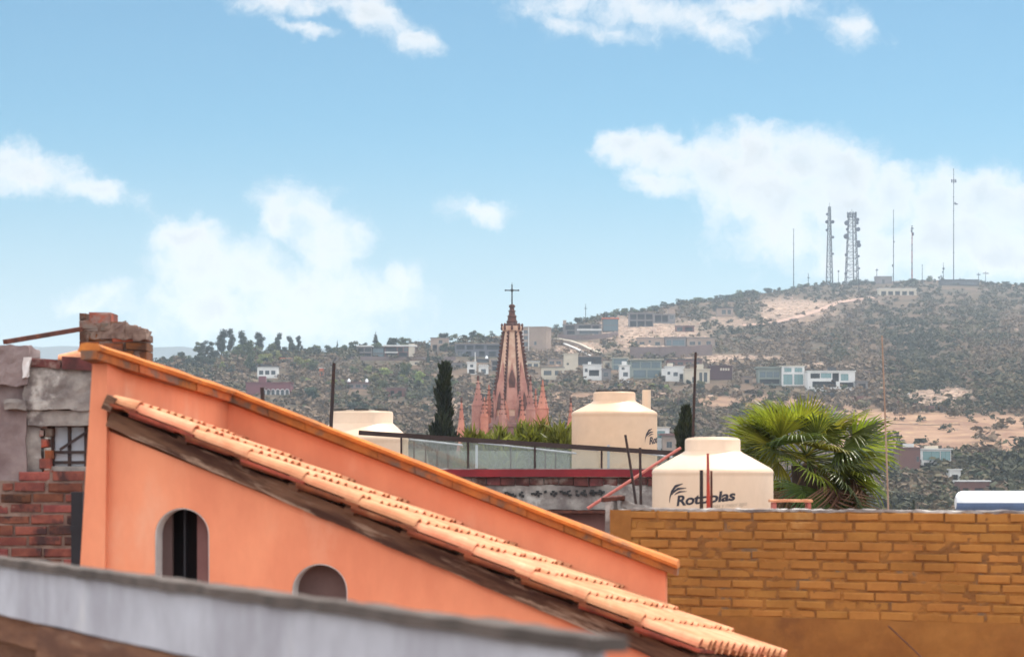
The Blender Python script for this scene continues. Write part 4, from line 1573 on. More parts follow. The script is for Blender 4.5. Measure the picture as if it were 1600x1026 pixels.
def church():
    Y = 350.0
    k = Y / F
    zz = lambda y: CZ + (HY - y) * k
    ox = 0.0
    xx = lambda x: (x - HX) * k
    root = thing('church_spire', 'pink stone gothic church spire with dark ribs, balcony ring and iron cross', 'church', (0, Y, 0))
    n = 8
    rot = math.pi / 8
    pts = [(516, 12.5), (540, 16), (570, 20.5), (600, 25), (630, 29), (652, 32)]
    mb = MB()
    mb.lathe([(r * k, zz(y)) for y, r in pts[::-1]], (0, Y, 0), n, smooth=False, rot=rot)
    cone = mb.build('spire', M['palestone'], root)
    rad = lambda y: np.interp(y, [p[0] for p in pts], [p[1] for p in pts]) * k
    # ribs with crockets
    for i in range(n):
        a = rot + i * 2 * math.pi / n
        mb = MB()
        line = [(math.cos(a) * (rad(y) + .06), Y + math.sin(a) * (rad(y) + .06), zz(y)) for y in np.linspace(516, 652, 12)]
        mb.tube(line, np.linspace(.13, .24, 12), 6)
        for y in np.linspace(520, 650, 24):
            p = (math.cos(a) * (rad(y) + .28), Y + math.sin(a) * (rad(y) + .28), zz(y))
            mb.box(p, (.26, .26, .3), Matrix.Rotation(a, 3, 'Z') @ Matrix.Rotation(.6, 3, 'Y'))
        mb.build('rib', M['darkstone'], root)
    # central fillet on every face, and gabled openings low down, their shade laid on as dark plates
    for i in range(n):
        a = i * 2 * math.pi / n
        dirv = Vector((math.cos(a), math.sin(a), 0))
        side = Vector((-math.sin(a), math.cos(a), 0))
        cth = math.cos(math.pi / 8)
        f = lambda y, s, o: Vector((0, Y, zz(y))) + dirv * (rad(y) * cth + o) + side * s
        # tall pointed panel of pinker stone
        mb = MB()
        lo, hi = 640, 566
        w = rad(lo) * .30
        mb.poly([[f(lo, -w, .04), f(lo, w, .04), f(600, w * .85, .04), f(hi, 0, .04), f(600, -w * .85, .04)]], dirv * .12)
        g = mb.build('gable', M['pinkstone'], root)
        if i % 2 == 0:
            mb = MB()
            mb.poly([[f(606, -.42, .17), f(606, .42, .17), f(594, .46, .17), f(584, .28, .17), f(577, 0, .17), f(584, -.28, .17), f(594, -.46, .17)]], dirv * .05)
            mb.build('opening_dark_plate', M['darkstone'], g)
        else:
            mb = MB()
            mb.poly([[f(640, -.35, .17), f(640, .35, .17), f(622, .3, .17), f(612, 0, .17), f(622, -.3, .17)]], dirv * .05)
            mb.build('opening_dark_plate', M['darkstone'], g)
    # steep dormer gables round the foot
    for i in range(n):
        a = i * 2 * math.pi / n + rot
        dirv = Vector((math.cos(a), math.sin(a), 0))
        side = Vector((-math.sin(a), math.cos(a), 0))
        b = Vector((0, Y, 0)) + dirv * 2.95
        mb = MB()
        w, zt, z0 = .78, zz(610 + (i % 2) * 12), zz(668)
        mb.add([b - side * w + Vector((0, 0, z0)), b + side * w + Vector((0, 0, z0)), b + side * w + Vector((0, 0, zz(645))), b + Vector((0, 0, zt)), b - side * w + Vector((0, 0, zz(645))),
                Vector((0, Y, z0)) + dirv * 1.5, Vector((0, Y, zt)) + dirv * 1.6],
               [(0, 1, 2, 3, 4), (2, 1, 5, 6), (3, 2, 6), (4, 3, 6), (0, 4, 6, 5)])
        g = mb.build('dormer_gable', M['orangestone' if i % 2 else 'pinkstone'], root)
        mb = MB()
        bb = b + dirv * .02
        mb.poly([[bb - side * .26 + Vector((0, 0, zz(664))), bb + side * .26 + Vector((0, 0, zz(664))), bb + side * .24 + Vector((0, 0, zz(646))), bb + Vector((0, 0, zz(638))), bb - side * .24 + Vector((0, 0, zz(646)))]], dirv * .05)
        mb.build('opening_dark_plate', M['darkstone'], g)  # dark plate laid on the dormer for its opening's shade
    # drum below
    mb = MB()
    mb.lathe([(3.5, 0), (3.5, zz(690)), (3.45, zz(668)), (3.75, zz(667)), (3.75, zz(662)), (3.3, zz(661)), (3.1, zz(650))], (0, Y, 0), 8, smooth=False, rot=rot)
    mb.build('drum', M['mauvestone'], root)
    # balcony ring
    mb = MB()
    mb.lathe([(1.05, zz(520)), (1.40, zz(516.5)), (1.45, zz(509.5)), (1.28, zz(509.5)), (1.28, zz(514))], (0, Y, 0), 16, smooth=False)
    ring = mb.build('balcony', M['palestone'], root)
    for i in range(8):
        a = i * math.pi / 4
        mb = MB()
        p = (1.46 * math.cos(a), Y + 1.46 * math.sin(a), 0)
        mb.lathe([(.14, zz(516)), (.2, zz(513)), (.14, zz(510)), (.2, zz(507.5)), (.05, zz(505))], p, 8)
        mb.build('knob', M['darkstone'], ring)
    # stacked finial
    mb = MB()
    pr = [(11, 514), (9.6, 505.5), (8.0, 504.5), (8.8, 502), (6.9, 500), (6.6, 495.5), (7.8, 494), (5.2, 492), (4.6, 487.5), (6.2, 486), (3.8, 484), (3.4, 481), (5.2, 479.5), (4.6, 476.5), (1.2, 475)]
    mb.lathe([(r * k, zz(y)) for r, y in pr], (0, Y, 0), 8, smooth=False)
    mb.build('finial', M['darkstone'], root)
    # iron cross with flared tips
    mb = MB()
    mb.tube([(0, Y, zz(477)), (0, Y, zz(446))], [.11, .085], 8)
    mb.tube([(-.92, Y, zz(453.5)), (.92, Y, zz(453.5))], .085, 8)
    for p in ((-.95, zz(453.5)), (.95, zz(453.5)), (0, zz(445.5))):
        mb.lathe([(.02, -.14), (.15, 0), (.02, .14)], (p[0], Y, p[1]), 8)
    mb.lathe([(.02, -.3), (.22, -.1), (.22, .1), (.02, .3)], (0, Y, zz(453.5)), 8)
    mb.tube([(0, Y, zz(445)), (0, Y, zz(441.5))], .03, 5)
    mb.build('cross', M['ironblack'], root)
    # pinnacles: (picture x, tip, foot of the pyramid, half width, depth offset, stone, dark tip)
    for (x, tip, foot, hw, dy, st, kn) in ((721, 627, 700, 9.5, -9, 'orangestone', 1), (747, 592, 634, 8.0, -5, 'pinkstone', 1), (764, 600, 640, 5.5, 2, 'orangestone', 0), (774, 607, 648, 5.5, 5, 'orangestone', 0),
                                           (829, 592, 640, 6.0, -4, 'pinkstone', 1), (837, 606, 652, 4.5, 3, 'orangestone', 0), (848, 597, 640, 7.5, -9, 'orangestone', 0), (892, 628, 672, 6.0, -12, 'orangestone', 1),
                                           (786, 618, 655, 5.0, -6, 'pinkstone', 0), (757, 622, 652, 5.0, -7, 'orangestone', 0), (816, 620, 656, 4.5, -6, 'orangestone', 0)):
        cx, cy = xx(x) * (Y + dy) / Y, Y + dy
        mb = MB()
        h = hw * k
        mb.lathe([(h * 1.25, zz(720)), (h * 1.25, zz(foot + 1)), (h * 1.38, zz(foot + 1)), (h * 1.38, zz(foot)), (h * 1.15, zz(foot)), (h * .5, zz((foot + tip) / 2)), (.07, zz(tip))], (cx, cy, 0), 6 if hw < 6 else 8, smooth=False, rot=.2)
        if kn:
            mb.lathe([(.10, zz(tip + 5)), (.22, zz(tip + 3)), (.10, zz(tip + .5)), (.2, zz(tip - 1.5)), (.03, zz(tip - 4))], (cx, cy, 0), 8, mat=1)
        for i in range(6):
            a = .2 + i * math.pi / 3
            for t in (.2, .4, .6, .8):
                y = foot + (tip - foot) * t
                r = h * (1.15 - 1.0 * t) + .05
                mb.box((cx + r * math.cos(a), cy + r * math.sin(a), zz(y)), (.14, .14, .18), mat=1)
        mb.build('pinnacle', [M[st], M['darkstone']], root)
    # lower tower body, hidden by the shrubs
    mb = MB()
    mb.span((-6.2, Y - 6, 0), (6.2, Y + 6, zz(694)))
    mb.span((xx(710), Y - 12, 0), (xx(735), Y - 6.01, zz(697)))
    mb.span((xx(838), Y - 14, 0), (xx(904), Y - 6.02, zz(697)))
    mb.build('tower', M['pinkstone'], root)


church()
# ------------------------------------------------------------------ houses on the hill
WALLS = {}


def wallmat(name, r, g, b, k=.72):
    if name not in WALLS:
        WALLS[name] = pmat(name, lin(r, g, b, k), lin(r * .93, g * .93, b * .94, k), lin(r * .8, g * .78, b * .78, k), scale=.25, rough=.93, bump=.01, bscale=2.5, lo3=.6, hi3=.75)
    return WALLS[name]


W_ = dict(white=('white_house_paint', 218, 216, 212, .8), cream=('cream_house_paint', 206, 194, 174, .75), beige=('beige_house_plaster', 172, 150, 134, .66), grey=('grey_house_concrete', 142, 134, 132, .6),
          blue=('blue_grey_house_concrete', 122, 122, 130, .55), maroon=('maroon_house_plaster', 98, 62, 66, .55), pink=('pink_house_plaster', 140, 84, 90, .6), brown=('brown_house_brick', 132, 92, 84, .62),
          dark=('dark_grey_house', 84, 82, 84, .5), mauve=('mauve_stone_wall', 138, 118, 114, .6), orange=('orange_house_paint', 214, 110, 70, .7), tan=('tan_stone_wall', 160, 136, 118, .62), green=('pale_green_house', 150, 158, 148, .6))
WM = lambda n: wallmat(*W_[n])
HOUSES = []      # (picture x, picture y, half width, short name) landmarks for the labels of the trees


def hill_house(name, label, cat, short, x0, x1, yt, yb, wall, holes, roofcol='grey', depth=9.0, yaw=0.0, roofh=.3, over=.35, extras=(), glass='win_dark', dY=0.0, storeys=0, found=5.0):
    """one building on the slope. holes: (x0, x1, y0, y1, kind) as fractions of the front, y down; kind w = window, l = loggia, d = door"""
    g = T((x0 + x1) / 2, yb)
    Y = g.y + dY
    k = Y / F
    base = P((x0 + x1) / 2, yb, Y)
    w, h = (x1 - x0) * k, (yb - yt) * k
    root = thing(name, label, cat, base)
    ca, sa = math.cos(yaw), math.sin(yaw)
    fr = lambda x, y, z: Vector((base.x + x * ca - y * sa, base.y + x * sa + y * ca, base.z + z))
    hs = [(-w / 2 + a * w, -w / 2 + b * w, h * (1 - d), h * (1 - c)) for a, b, c, d, kd in holes]
    mb = MB()
    mb.gridwall(-w / 2, w / 2, -found, h, hs, 0, .3, fr)
    deep = min(depth - 1.0, 2.6)

    def loc(x0_, x1_, y0_, y1_, z0_, z1_, m=None):
        m = m or mb
        m.hexa([fr(x0_, y0_, z0_), fr(x1_, y0_, z0_), fr(x1_, y1_, z0_), fr(x0_, y1_, z0_), fr(x0_, y0_, z1_), fr(x1_, y0_, z1_), fr(x1_, y1_, z1_), fr(x0_, y1_, z1_)])
    loc(-w / 2, -w / 2 + .3, .301, depth, -found, h)
    loc(w / 2 - .3, w / 2, .301, depth, -found, h)
    loc(-w / 2 + .301, w / 2 - .301, depth - .3, depth, -found, h)
    mb.build('wall', WM(wall), root)
    mb = MB()
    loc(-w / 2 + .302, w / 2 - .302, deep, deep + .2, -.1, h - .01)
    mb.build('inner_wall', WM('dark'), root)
    mb = MB()
    loc(-w / 2 - over, w / 2 + over, -over, depth + over, h + .004, h + roofh)
    mb.build('roof', WM(roofcol), root)
    for (a, b, c, d), (_, _, _, _, kd) in zip(hs, holes):
        if kd == 'w':
            m = MB()
            t = .07
            for (p, q, r_, s_) in ((a, b, d - t, d), (a, b, c, c + t), (a, a + t, c + t, d - t), (b - t, b, c + t, d - t), ((a + b) / 2 - t / 2, (a + b) / 2 + t / 2, c + t, d - t)):
                loc(p + .004, q - .004, .10, .18, r_ + .004, s_ - .004, m)
            f = m.build('window', M['black_paint'] if wall in ('white', 'cream', 'green') else WM('grey'), root)
            m = MB()
            loc(a + .01, b - .01, .135, .15, c + .01, d - .01, m)
            m.build('pane', M[glass], f)
        elif kd == 'l':
            m = MB()
            loc(a, b, .31, deep - .01, c - .16, c - .005, m)
            for q in np.arange(a, b + .01, max(.8, (b - a) / 6)):
                loc(q - .02, q + .02, .05, .09, c, c + .85, m)
            loc(a, b, .04, .10, c + .85, c + .91, m)
            m.build('balcony', WM('grey'), root)
    for e in extras:
        kind = e[0]
        if kind == 'box':            # rooftop or side volume: fractions x0, x1, height above the roof (m), depth range, colour
            _, a, b, z0_, z1_, y0_, y1_, colr, nm = e
            m = MB()
            loc(-w / 2 + a * w, -w / 2 + b * w, y0_, y1_, h + z0_, h + z1_, m)
            m.build(nm, WM(colr), root)
        elif kind == 'tank':
            _, a, colr = e
            m = MB()
            p = fr(-w / 2 + a * w, 2.5, h + roofh)
            m.lathe([(.55, 0), (.6, .1), (.6, .9), (.3, 1.25), (.3, 1.4), (.02, 1.45)], p, 14)
            m.build('roof_tank', M['black_plastic'] if colr == 'black' else M['white_gloss'], root)
        elif kind == 'slab':         # projecting slab at a height fraction
            _, a, b, yfr, th, out, colr, nm = e
            m = MB()
            zc = h * (1 - yfr)
            loc(-w / 2 + a * w, -w / 2 + b * w, -out, -.004, zc - th / 2, zc + th / 2, m)
            m.build(nm, WM(colr), root)
        elif kind == 'dome':
            _, a, r_, colr = e
            m = MB()
            p = fr(-w / 2 + a * w, 2.0, h + roofh)
            m.lathe([(r_ * 1.1, 0), (r_ * 1.1, r_ * .9), (r_ * 1.2, r_ * .9), (r_ * 1.2, r_ * 1.0), (r_, r_ * 1.02), (r_ * .85, r_ * 1.4), (r_ * .5, r_ * 1.75), (.05, r_ * 1.9)], p, 16)
            m.build('dome', WM(colr), root)
    HOUSES.append(((x0 + x1) / 2, (yt + yb) / 2, (x1 - x0) / 2, short))
    return root, fr, w, h


def row(n, y0, y1, kind='w', x0=.04, x1=.96, gap=.3):
    d = (x1 - x0) / n
    return [(x0 + d * i + d * gap / 2, x0 + d * (i + 1) - d * gap / 2, y0, y1, kind) for i in range(n)]


H = hill_house
H('white_house', 'small white house with black roof tank, far left above the arcade building', 'house', 'white house with black tank', 402, 433, 573, 589, 'white', row(3, .35, .75), extras=(('tank', .2, 'black'), ('box', .25, .7, .3, 1.1, 1, 4, 'dark', 'roof_room')))
# arcade building
r, fr, w, h = H('arcade_building', 'dark pink building with white rimmed arches and a small white dome', 'building', 'dark pink arcade building', 384, 454, 598, 620, 'pink', [], roofcol='pink', depth=12, extras=(('box', .28, .44, .3, 2.6, 1, 4, 'pink', 'tower'), ('box', .27, .45, 2.604, 2.9, .9, 4.1, 'white', 'tower_cap')))
for i in range(6):
    cx = -w / 2 + w * (.40 + .105 * i)
    m = MB()
    pts = []
    R_ = w * .042
    zc = h * .42
    for j in range(13):
        t = math.pi * j / 12
        pts.append(fr(cx + R_ * math.cos(t), -.06, zc + R_ * math.sin(t)))
    pts = [fr(cx + R_, -.06, -1)] + pts + [fr(cx - R_, -.06, -1)]
    m.tube(pts, .13, 6)
    a = m.build('arch', WM('white'), r)
    m = MB()
    lp = [fr(cx + R_ * .95 * math.cos(math.pi * j / 12), -.05, zc + R_ * .95 * math.sin(math.pi * j / 12)) for j in range(13)] + [fr(cx - R_ * .95, -.05, -1), fr(cx + R_ * .95, -.05, -1)]
    m.poly([lp], fr(0, .03, 0) - fr(0, 0, 0))
    m.build('opening_dark_plate', M['win_dark'], a)  # dark plate on the solid wall for the arcade's shaded depth
H('orange_hut', 'tiny bright orange rooftop hut with white top among the left trees', 'hut', 'tiny orange hut', 499, 506, 575, 587, 'orange', [(.3, .7, .5, .9, 'w')], roofcol='white', depth=2.5)
H('villa', 'small grey villa with pale roof slab and open lower floor, leftmost of the upper pair', 'house', 'pale roofed grey villa', 558, 581, 541, 559, 'grey', [(.05, .45, .12, .45, 'l'), (.52, .95, .12, .45, 'l'), (.06, .94, .58, .95, 'l')], roofcol='white', roofh=.5)
H('glass_annex', 'dark glazed annex between the grey villa and the white roofed villa', 'annex', 'dark glazed annex', 582, 600, 543, 559, 'dark', [(.05, .95, .1, .5, 'w'), (.05, .95, .6, .95, 'w')], glass='win_blue', roofcol='dark')
H('villa', 'brown villa with long bright white roof slab and pale side wall', 'house', 'white roofed brown villa', 601, 648, 541, 559, 'brown', [(.03, .40, .08, .46, 'l'), (.44, .60, .10, .46, 'l'), (.64, .78, .1, .46, 'w'), (.05, .42, .58, .98, 'l'), (.47, .76, .52, .98, 'l')], roofcol='white', roofh=.7, over=.8, extras=(('slab', 0, .44, .52, .5, .9, 'white', 'canopy'), ('slab', .8, 1.0, .5, 8.0, .3, 'cream', 'side_panel')))
H('concrete_house', 'tall unfinished beige concrete house on the left skyline, right of the white roofed villa', 'house', 'tall beige concrete house', 673, 701, 528, 549, 'beige', [(.45, .65, .15, .4, 'w'), (.1, .35, .5, .9, 'l'), (.5, .9, .55, .9, 'l')], roofcol='grey')
H('concrete_house', 'long blue grey unfinished concrete building with dark openings left of the spire top', 'building', 'long blue grey concrete building', 711, 786, 537, 557, 'blue', [(.03, .2, .1, .42, 'l'), (.24, .38, .12, .45, 'l'), (.42, .6, .1, .4, 'l'), (.66, .94, .12, .45, 'l'), (.05, .16, .58, .92, 'w'), (.24, .34, .58, .9, 'l'), (.5, .62, .58, .95, 'l'), (.7, .85, .6, .95, 'l')], roofcol='beige', depth=12)
H('white_house', 'small white cube house with tall thin chimney, left of the pair beside the spire', 'house', 'white cube house', 730, 744, 566, 584, 'white', [(.32, .68, .18, .42, 'w'), (.2, .85, .6, .98, 'l')], roofcol='white', roofh=.25, depth=6, extras=(('box', .84, .93, .25, 4.5, .6, 1.1, 'white', 'chimney'),))
H('white_house', 'small white house with notched parapet just left of the spire', 'house', 'white house with notched parapet', 748, 763, 572, 584, 'white', [(.25, .75, .35, .95, 'w')], roofcol='white', roofh=.25, depth=6, extras=tuple(('box', .06 + .2 * i, .16 + .2 * i, .25, .8, -.2, .2, 'white', 'merlon') for i in range(5)))
H('dark_house', 'low dark grey house behind the two small white houses', 'house', 'low dark grey house', 745, 764, 561, 570, 'dark', row(2, .25, .75), depth=6, extras=(('tank', .8, 'white'),), dY=14)
H('concrete_house', 'grey open fronted house half hidden behind the spire', 'house', 'grey open fronted house', 768, 784, 563, 580, 'grey', [(.08, .92, .1, .42, 'l'), (.08, .92, .55, .95, 'l')], depth=7)
H('apartment_building', 'tall plain beige building with a white window column right of the spire top', 'building', 'tall plain beige building', 815, 854, 511, 548, 'beige', [(.08, .24, .12, .27, 'w'), (.08, .24, .36, .52, 'w'), (.08, .24, .62, .80, 'w'), (.5, .6, .6, .75, 'w')], roofcol='beige', depth=11, yaw=-.25, extras=(('slab', .03, .06, .45, 13, .15, 'white', 'pilaster'), ('slab', .26, .29, .45, 13, .15, 'white', 'pilaster')))
H('concrete_house', 'low grey concrete house with white balcony band on the upper slope', 'house', 'white balcony band house', 880, 940, 507, 523, 'grey', [(.06, .3, .1, .5, 'l'), (.4, .72, .08, .36, 'l'), (.76, .94, .1, .4, 'l'), (.1, .3, .6, .95, 'l'), (.42, .92, .62, .92, 'w')], extras=(('slab', .36, 1.0, .5, .9, .8, 'white', 'balcony_band'), ('box', .0, .08, .3, 2.5, 0, 3, 'beige', 'stair_tower')))
H('glass_house', 'dark teal glazed block with bright tan roof edge on the upper slope', 'house', 'dark teal glazed block', 942, 966, 498, 517, 'dark', [(.03, .97, .06, .5, 'w'), (.03, .97, .54, .97, 'w')], roofcol='orange', roofh=.6, over=.5, glass='win_blue')
H('concrete_house', 'unfinished grey two storey concrete frame with bare columns on the upper slope', 'building', 'open concrete frame', 983, 1021, 489, 511, 'grey', [(.04, .3, .08, .45, 'l'), (.35, .64, .08, .45, 'l'), (.69, .96, .08, .45, 'l'), (.04, .3, .56, .97, 'l'), (.35, .64, .56, .97, 'l'), (.69, .96, .56, .97, 'l')], depth=12)
H('concrete_house', 'grey concrete frame with raised right tower, right of the larger frame', 'building', 'raised concrete tower', 1022, 1055, 491, 506, 'grey', [(.04, .34, .12, .8, 'l'), (.38, .66, .12, .8, 'l'), (.74, .94, .1, .5, 'w')], depth=10, extras=(('box', .7, 1.0, .3, 3.4, .0, 5, 'beige', 'tower'),), yaw=.1)
H('cottage', 'small dark roofed cottage alone high on the rocky slope', 'cottage', 'small dark roofed cottage', 1120, 1146, 481, 493, 'beige', [(.3, .55, .25, .8, 'w'), (.65, .85, .25, .8, 'w')], roofcol='dark', roofh=.6, over=.8, depth=7)
H('low_house', 'low brown house at the foot of the pale rubble slope', 'house', 'low brown house under the rubble', 1056, 1085, 509, 519, 'brown', [(.06, .36, .2, .8, 'w'), (.5, .9, .2, .8, 'l')], depth=7)
H('long_house', 'long low beige house, left one above the broad brown retaining wall', 'house', 'left long beige house', 996, 1038, 528, 540, 'beige', [(.08, .26, .5, .95, 'w'), (.42, .5, .3, .6, 'w'), (.66, .84, .5, .95, 'w')], depth=9)
H('long_house', 'low grey green glazed house in the middle above the broad retaining wall', 'house', 'middle glazed long house', 1039, 1072, 527, 540, 'grey', [(.08, .3, .3, .95, 'w'), (.36, .92, .3, .95, 'w')], glass='win_blue', depth=9)
H('long_house', 'low beige house, right one above the broad brown retaining wall', 'house', 'right long beige house', 1073, 1117, 528, 540, 'beige', [(.1, .3, .45, .9, 'w'), (.4, .5, .45, .9, 'w'), (.7, .86, .4, .95, 'w')], depth=9)
# the row along the lower road
H('low_house', 'low white grey house with terrace windows, leftmost of the lower row right of the spire', 'house', 'leftmost house of the lower row', 846, 881, 574, 590, 'cream', [(.1, .45, .3, .75, 'w'), (.6, .92, .3, .75, 'w')], depth=8)
H('block_house', 'tall pale beige block standing second in the lower row', 'house', 'tall pale beige block', 881, 903, 553, 578, 'cream', [(.2, .36, .55, .68, 'w')], roofcol='cream', depth=8)
H('terrace_house', 'dark terrace house behind the white bay house', 'house', 'dark terrace house', 904, 940, 557, 573, 'dark', [(.05, .5, .2, .55, 'l'), (.55, .95, .2, .55, 'l')], roofcol='beige', depth=7, dY=14)
H('white_house', 'white house with one large dark bay window, centre left of the lower row', 'house', 'white bay window house', 912, 940, 570, 592, 'white', [(.3, .86, .35, .78, 'l'), (.06, .22, .25, .5, 'w')], roofcol='white', depth=8, extras=(('box', .25, .42, .3, 1.4, .2, 3, 'white', 'roof_room'),))
H('grey_house', 'plain grey house with two small windows right of the white bay house', 'house', 'plain grey house', 940, 955, 577, 592, 'grey', [(.2, .7, .3, .75, 'w')], depth=7)
H('glass_house', 'dark green glazed house behind the narrow white house', 'house', 'dark green glazed house', 957, 982, 559, 580, 'green', [(.06, .94, .1, .45, 'w'), (.06, .94, .55, .95, 'w')], glass='win_blue', roofcol='cream', depth=8, dY=12)
H('white_house', 'narrow tall white house with one dark window in the lower row', 'house', 'narrow tall white house', 968, 984, 571, 597, 'white', [(.35, .82, .4, .65, 'w'), (.2, .5, .1, .25, 'w')], roofcol='white', depth=7, extras=(('box', .25, .7, .3, 1.8, .5, 3, 'white', 'roof_room'),))
H('glass_house', 'large modern blue green glass house in the middle of the lower row', 'house', 'large blue green glass house', 985, 1034, 562, 592, 'green', [(.05, .3, .12, .42, 'w'), (.34, .64, .12, .42, 'w'), (.68, .95, .12, .42, 'w'), (.1, .5, .54, .92, 'w'), (.55, .95, .54, .92, 'w')], glass='win_blue', roofcol='cream', over=1.0, depth=10)
H('white_house', 'white stepped house with a dark window right of the big glass house', 'house', 'white stepped house', 1040, 1069, 573, 597, 'white', [(.42, .66, .35, .6, 'w'), (.1, .25, .3, .5, 'w'), (.75, .95, .45, .95, 'l')], roofcol='white', depth=8, extras=(('box', -.18, .0, -3.6, -.6, .5, 6, 'white', 'side_wing'), ('box', .1, .4, .3, 1.6, 1, 4, 'cream', 'roof_room')))
H('cream_house', 'cream house with sloped white parapet between the white stepped and maroon houses', 'house', 'cream house', 1070, 1109, 577, 600, 'cream', [(.3, .45, .5, .9, 'w'), (.58, .7, .2, .85, 'w'), (.76, .9, .2, .85, 'w')], roofcol='cream', depth=8, extras=(('box', .5, .75, .3, 2.2, .3, 4, 'cream', 'roof_room'),))
H('maroon_house', 'dark maroon windowless block house with a short pale sign strip', 'house', 'dark maroon block house', 1110, 1144, 572, 596, 'maroon', [], roofcol='maroon', depth=9, extras=tuple(('slab', .45 + .115 * i, .53 + .115 * i, .2, 1.0, .12, 'cream', 'sign_panel') for i in range(4)))
H('green_house', 'pale green roofed house with wide blue glazing, left of the white villas', 'house', 'pale green roofed house', 1185, 1220, 575, 601, 'green', [(.06, .32, .22, .55, 'w'), (.36, .64, .22, .55, 'w'), (.68, .94, .22, .55, 'w'), (.06, .94, .66, .95, 'l')], roofcol='green', glass='win_blue', over=.8, roofh=.6)
H('white_villa', 'white two storey villa with tall windows right of the green roofed house', 'house', 'white two storey villa', 1222, 1257, 572, 602, 'white', [(.1, .42, .08, .3, 'w'), (.56, .9, .08, .3, 'w'), (.06, .46, .42, .95, 'w'), (.54, .94, .42, .95, 'w')], roofcol='cream', glass='win_teal')
H('white_villa', 'wide modern white villa with dark recesses and terrace, rightmost of the hill row', 'house', 'wide modern white villa', 1262, 1336, 580, 606, 'white', [(.06, .26, .12, .42, 'l'), (.28, .5, .10, .4, 'w'), (.52, .66, .1, .6, 'l'), (.7, .86, .15, .55, 'w'), (.1, .6, .6, .95, 'l'), (.68, .98, .66, .95, 'l')], roofcol='white', glass='win_teal', depth=10, extras=(('box', .45, .62, .3, 1.8, 2, 5, 'dark', 'roof_room'),))
# lower right
H('brown_house', 'tall brown house block joined to the teal glass villa at lower right', 'house', 'tall brown house block', 1405, 1438, 700, 742, 'brown', [(.82, .95, .3, .5, 'w')], roofcol='brown', depth=9, extras=(('box', .25, .7, .3, 1.2, 0, 3, 'white', 'roof_room'),))
H('white_villa', 'modern white villa with wide teal glazing at lower right', 'house', 'white villa with teal glazing', 1441, 1486, 702, 734, 'white', [(.02, .62, .08, .52, 'w'), (.64, .98, .08, .52, 'w'), (.06, .40, .64, .94, 'l'), (.5, .9, .64, .96, 'w')], roofcol='white', glass='win_teal', depth=9, extras=(('box', .2, .6, .3, 1.0, 2, 6, 'cream', 'roof_room'),))
H('terrace_wall', 'white stepped terrace house going down right of the teal glazed villa', 'house', 'white stepped terrace', 1484, 1501, 734, 752, 'white', [(.2, .8, .4, .9, 'l')], roofcol='white', depth=6)
H('terrace_wall', 'lowest white terrace with flat roof right of the stepped terrace', 'house', 'lowest white terrace', 1500, 1546, 752, 772, 'brown', [(.1, .3, .5, .95, 'l'), (.5, .8, .5, .95, 'l')], roofcol='white', depth=7)
H('small_house', 'small white house with flat blue window just right of the tan tank', 'house', 'small house beside the tan tank', 1018, 1046, 668, 700, 'white', [(.2, .75, .15, .5, 'w')], roofcol='cream', glass='win_teal', depth=6)
H('tiled_house', 'beige house with low clay roof between the two big tanks', 'house', 'beige house between the tanks', 1036, 1064, 680, 704, 'beige', [(.2, .5, .4, .8, 'w')], roofcol='brown', depth=7, over=.9, roofh=.6)
H('low_house', 'long low brown roofed house above the white stepped and cream houses', 'house', 'long brown roofed house', 1042, 1097, 562, 572, 'brown', row(4, .35, .8), roofcol='dark', depth=7, roofh=.5)
H('low_house', 'low pale house just right of the spire, above the leftmost row house', 'house', 'low pale house', 822, 843, 565, 575, 'cream', row(2, .3, .8), roofcol='white', depth=6)
H('shed', 'small tan shed between the maroon house and the pale green roofed house', 'shed', 'small tan shed', 1158, 1176, 589, 600, 'tan', [(.3, .7, .35, 1.0, 'd')], roofcol='mauve', depth=5)
H('white_house', 'small white house with blank wall behind the left long mauve wall', 'house', 'small blank white house', 640, 660, 563, 573, 'cream', [(.4, .6, .3, .6, 'w')], roofcol='brown', depth=6)
H('low_house', 'low beige house peeping out behind the leftmost row house', 'house', 'low beige row house', 856, 879, 561, 571, 'beige', row(2, .3, .8), roofcol='grey', depth=6)
H('cream_house', 'small cream house squeezed between the plain grey house and the green glazed house', 'house', 'small cream house', 943, 957, 563, 575, 'cream', [(.2, .7, .3, .8, 'w')], roofcol='brown', depth=6)
H('grey_house', 'low grey house on the left slope between the two white houses and the long wall', 'house', 'low grey slope house', 698, 722, 567, 577, 'grey', row(2, .3, .85, 'l'), roofcol='mauve', depth=6)
H('tiled_house', 'small house with reddish roof under the skyline trees at left', 'house', 'small reddish roofed house', 438, 456, 560, 568, 'beige', row(2, .3, .85), roofcol='orange', depth=6)
H('grey_house', 'low grey annex right of the wide modern white villa', 'house', 'low grey annex', 1338, 1356, 596, 607, 'grey', [(.2, .8, .3, .9, 'l')], roofcol='grey', depth=6)
# ridge
H('transmitter_hut', 'grey transmitter hut on the ridge between the lattice mast and the red mast', 'hut', 'grey transmitter hut', 1368, 1394, 432, 443, 'grey', [(.4, .55, .4, 1.0, 'w')], depth=8)
H('low_house', 'long low whitish building just below the ridge and the masts', 'building', 'long whitish building below the ridge', 1373, 1432, 451, 462, 'cream', row(5, .35, .9, 'l'), roofcol='white', depth=8)
H('dark_house', 'low dark flat building on the ridge left of the tallest mast', 'building', 'low dark ridge building', 1470, 1530, 437, 446, 'dark', row(4, .3, .8, 'w'), roofcol='dark', depth=10)
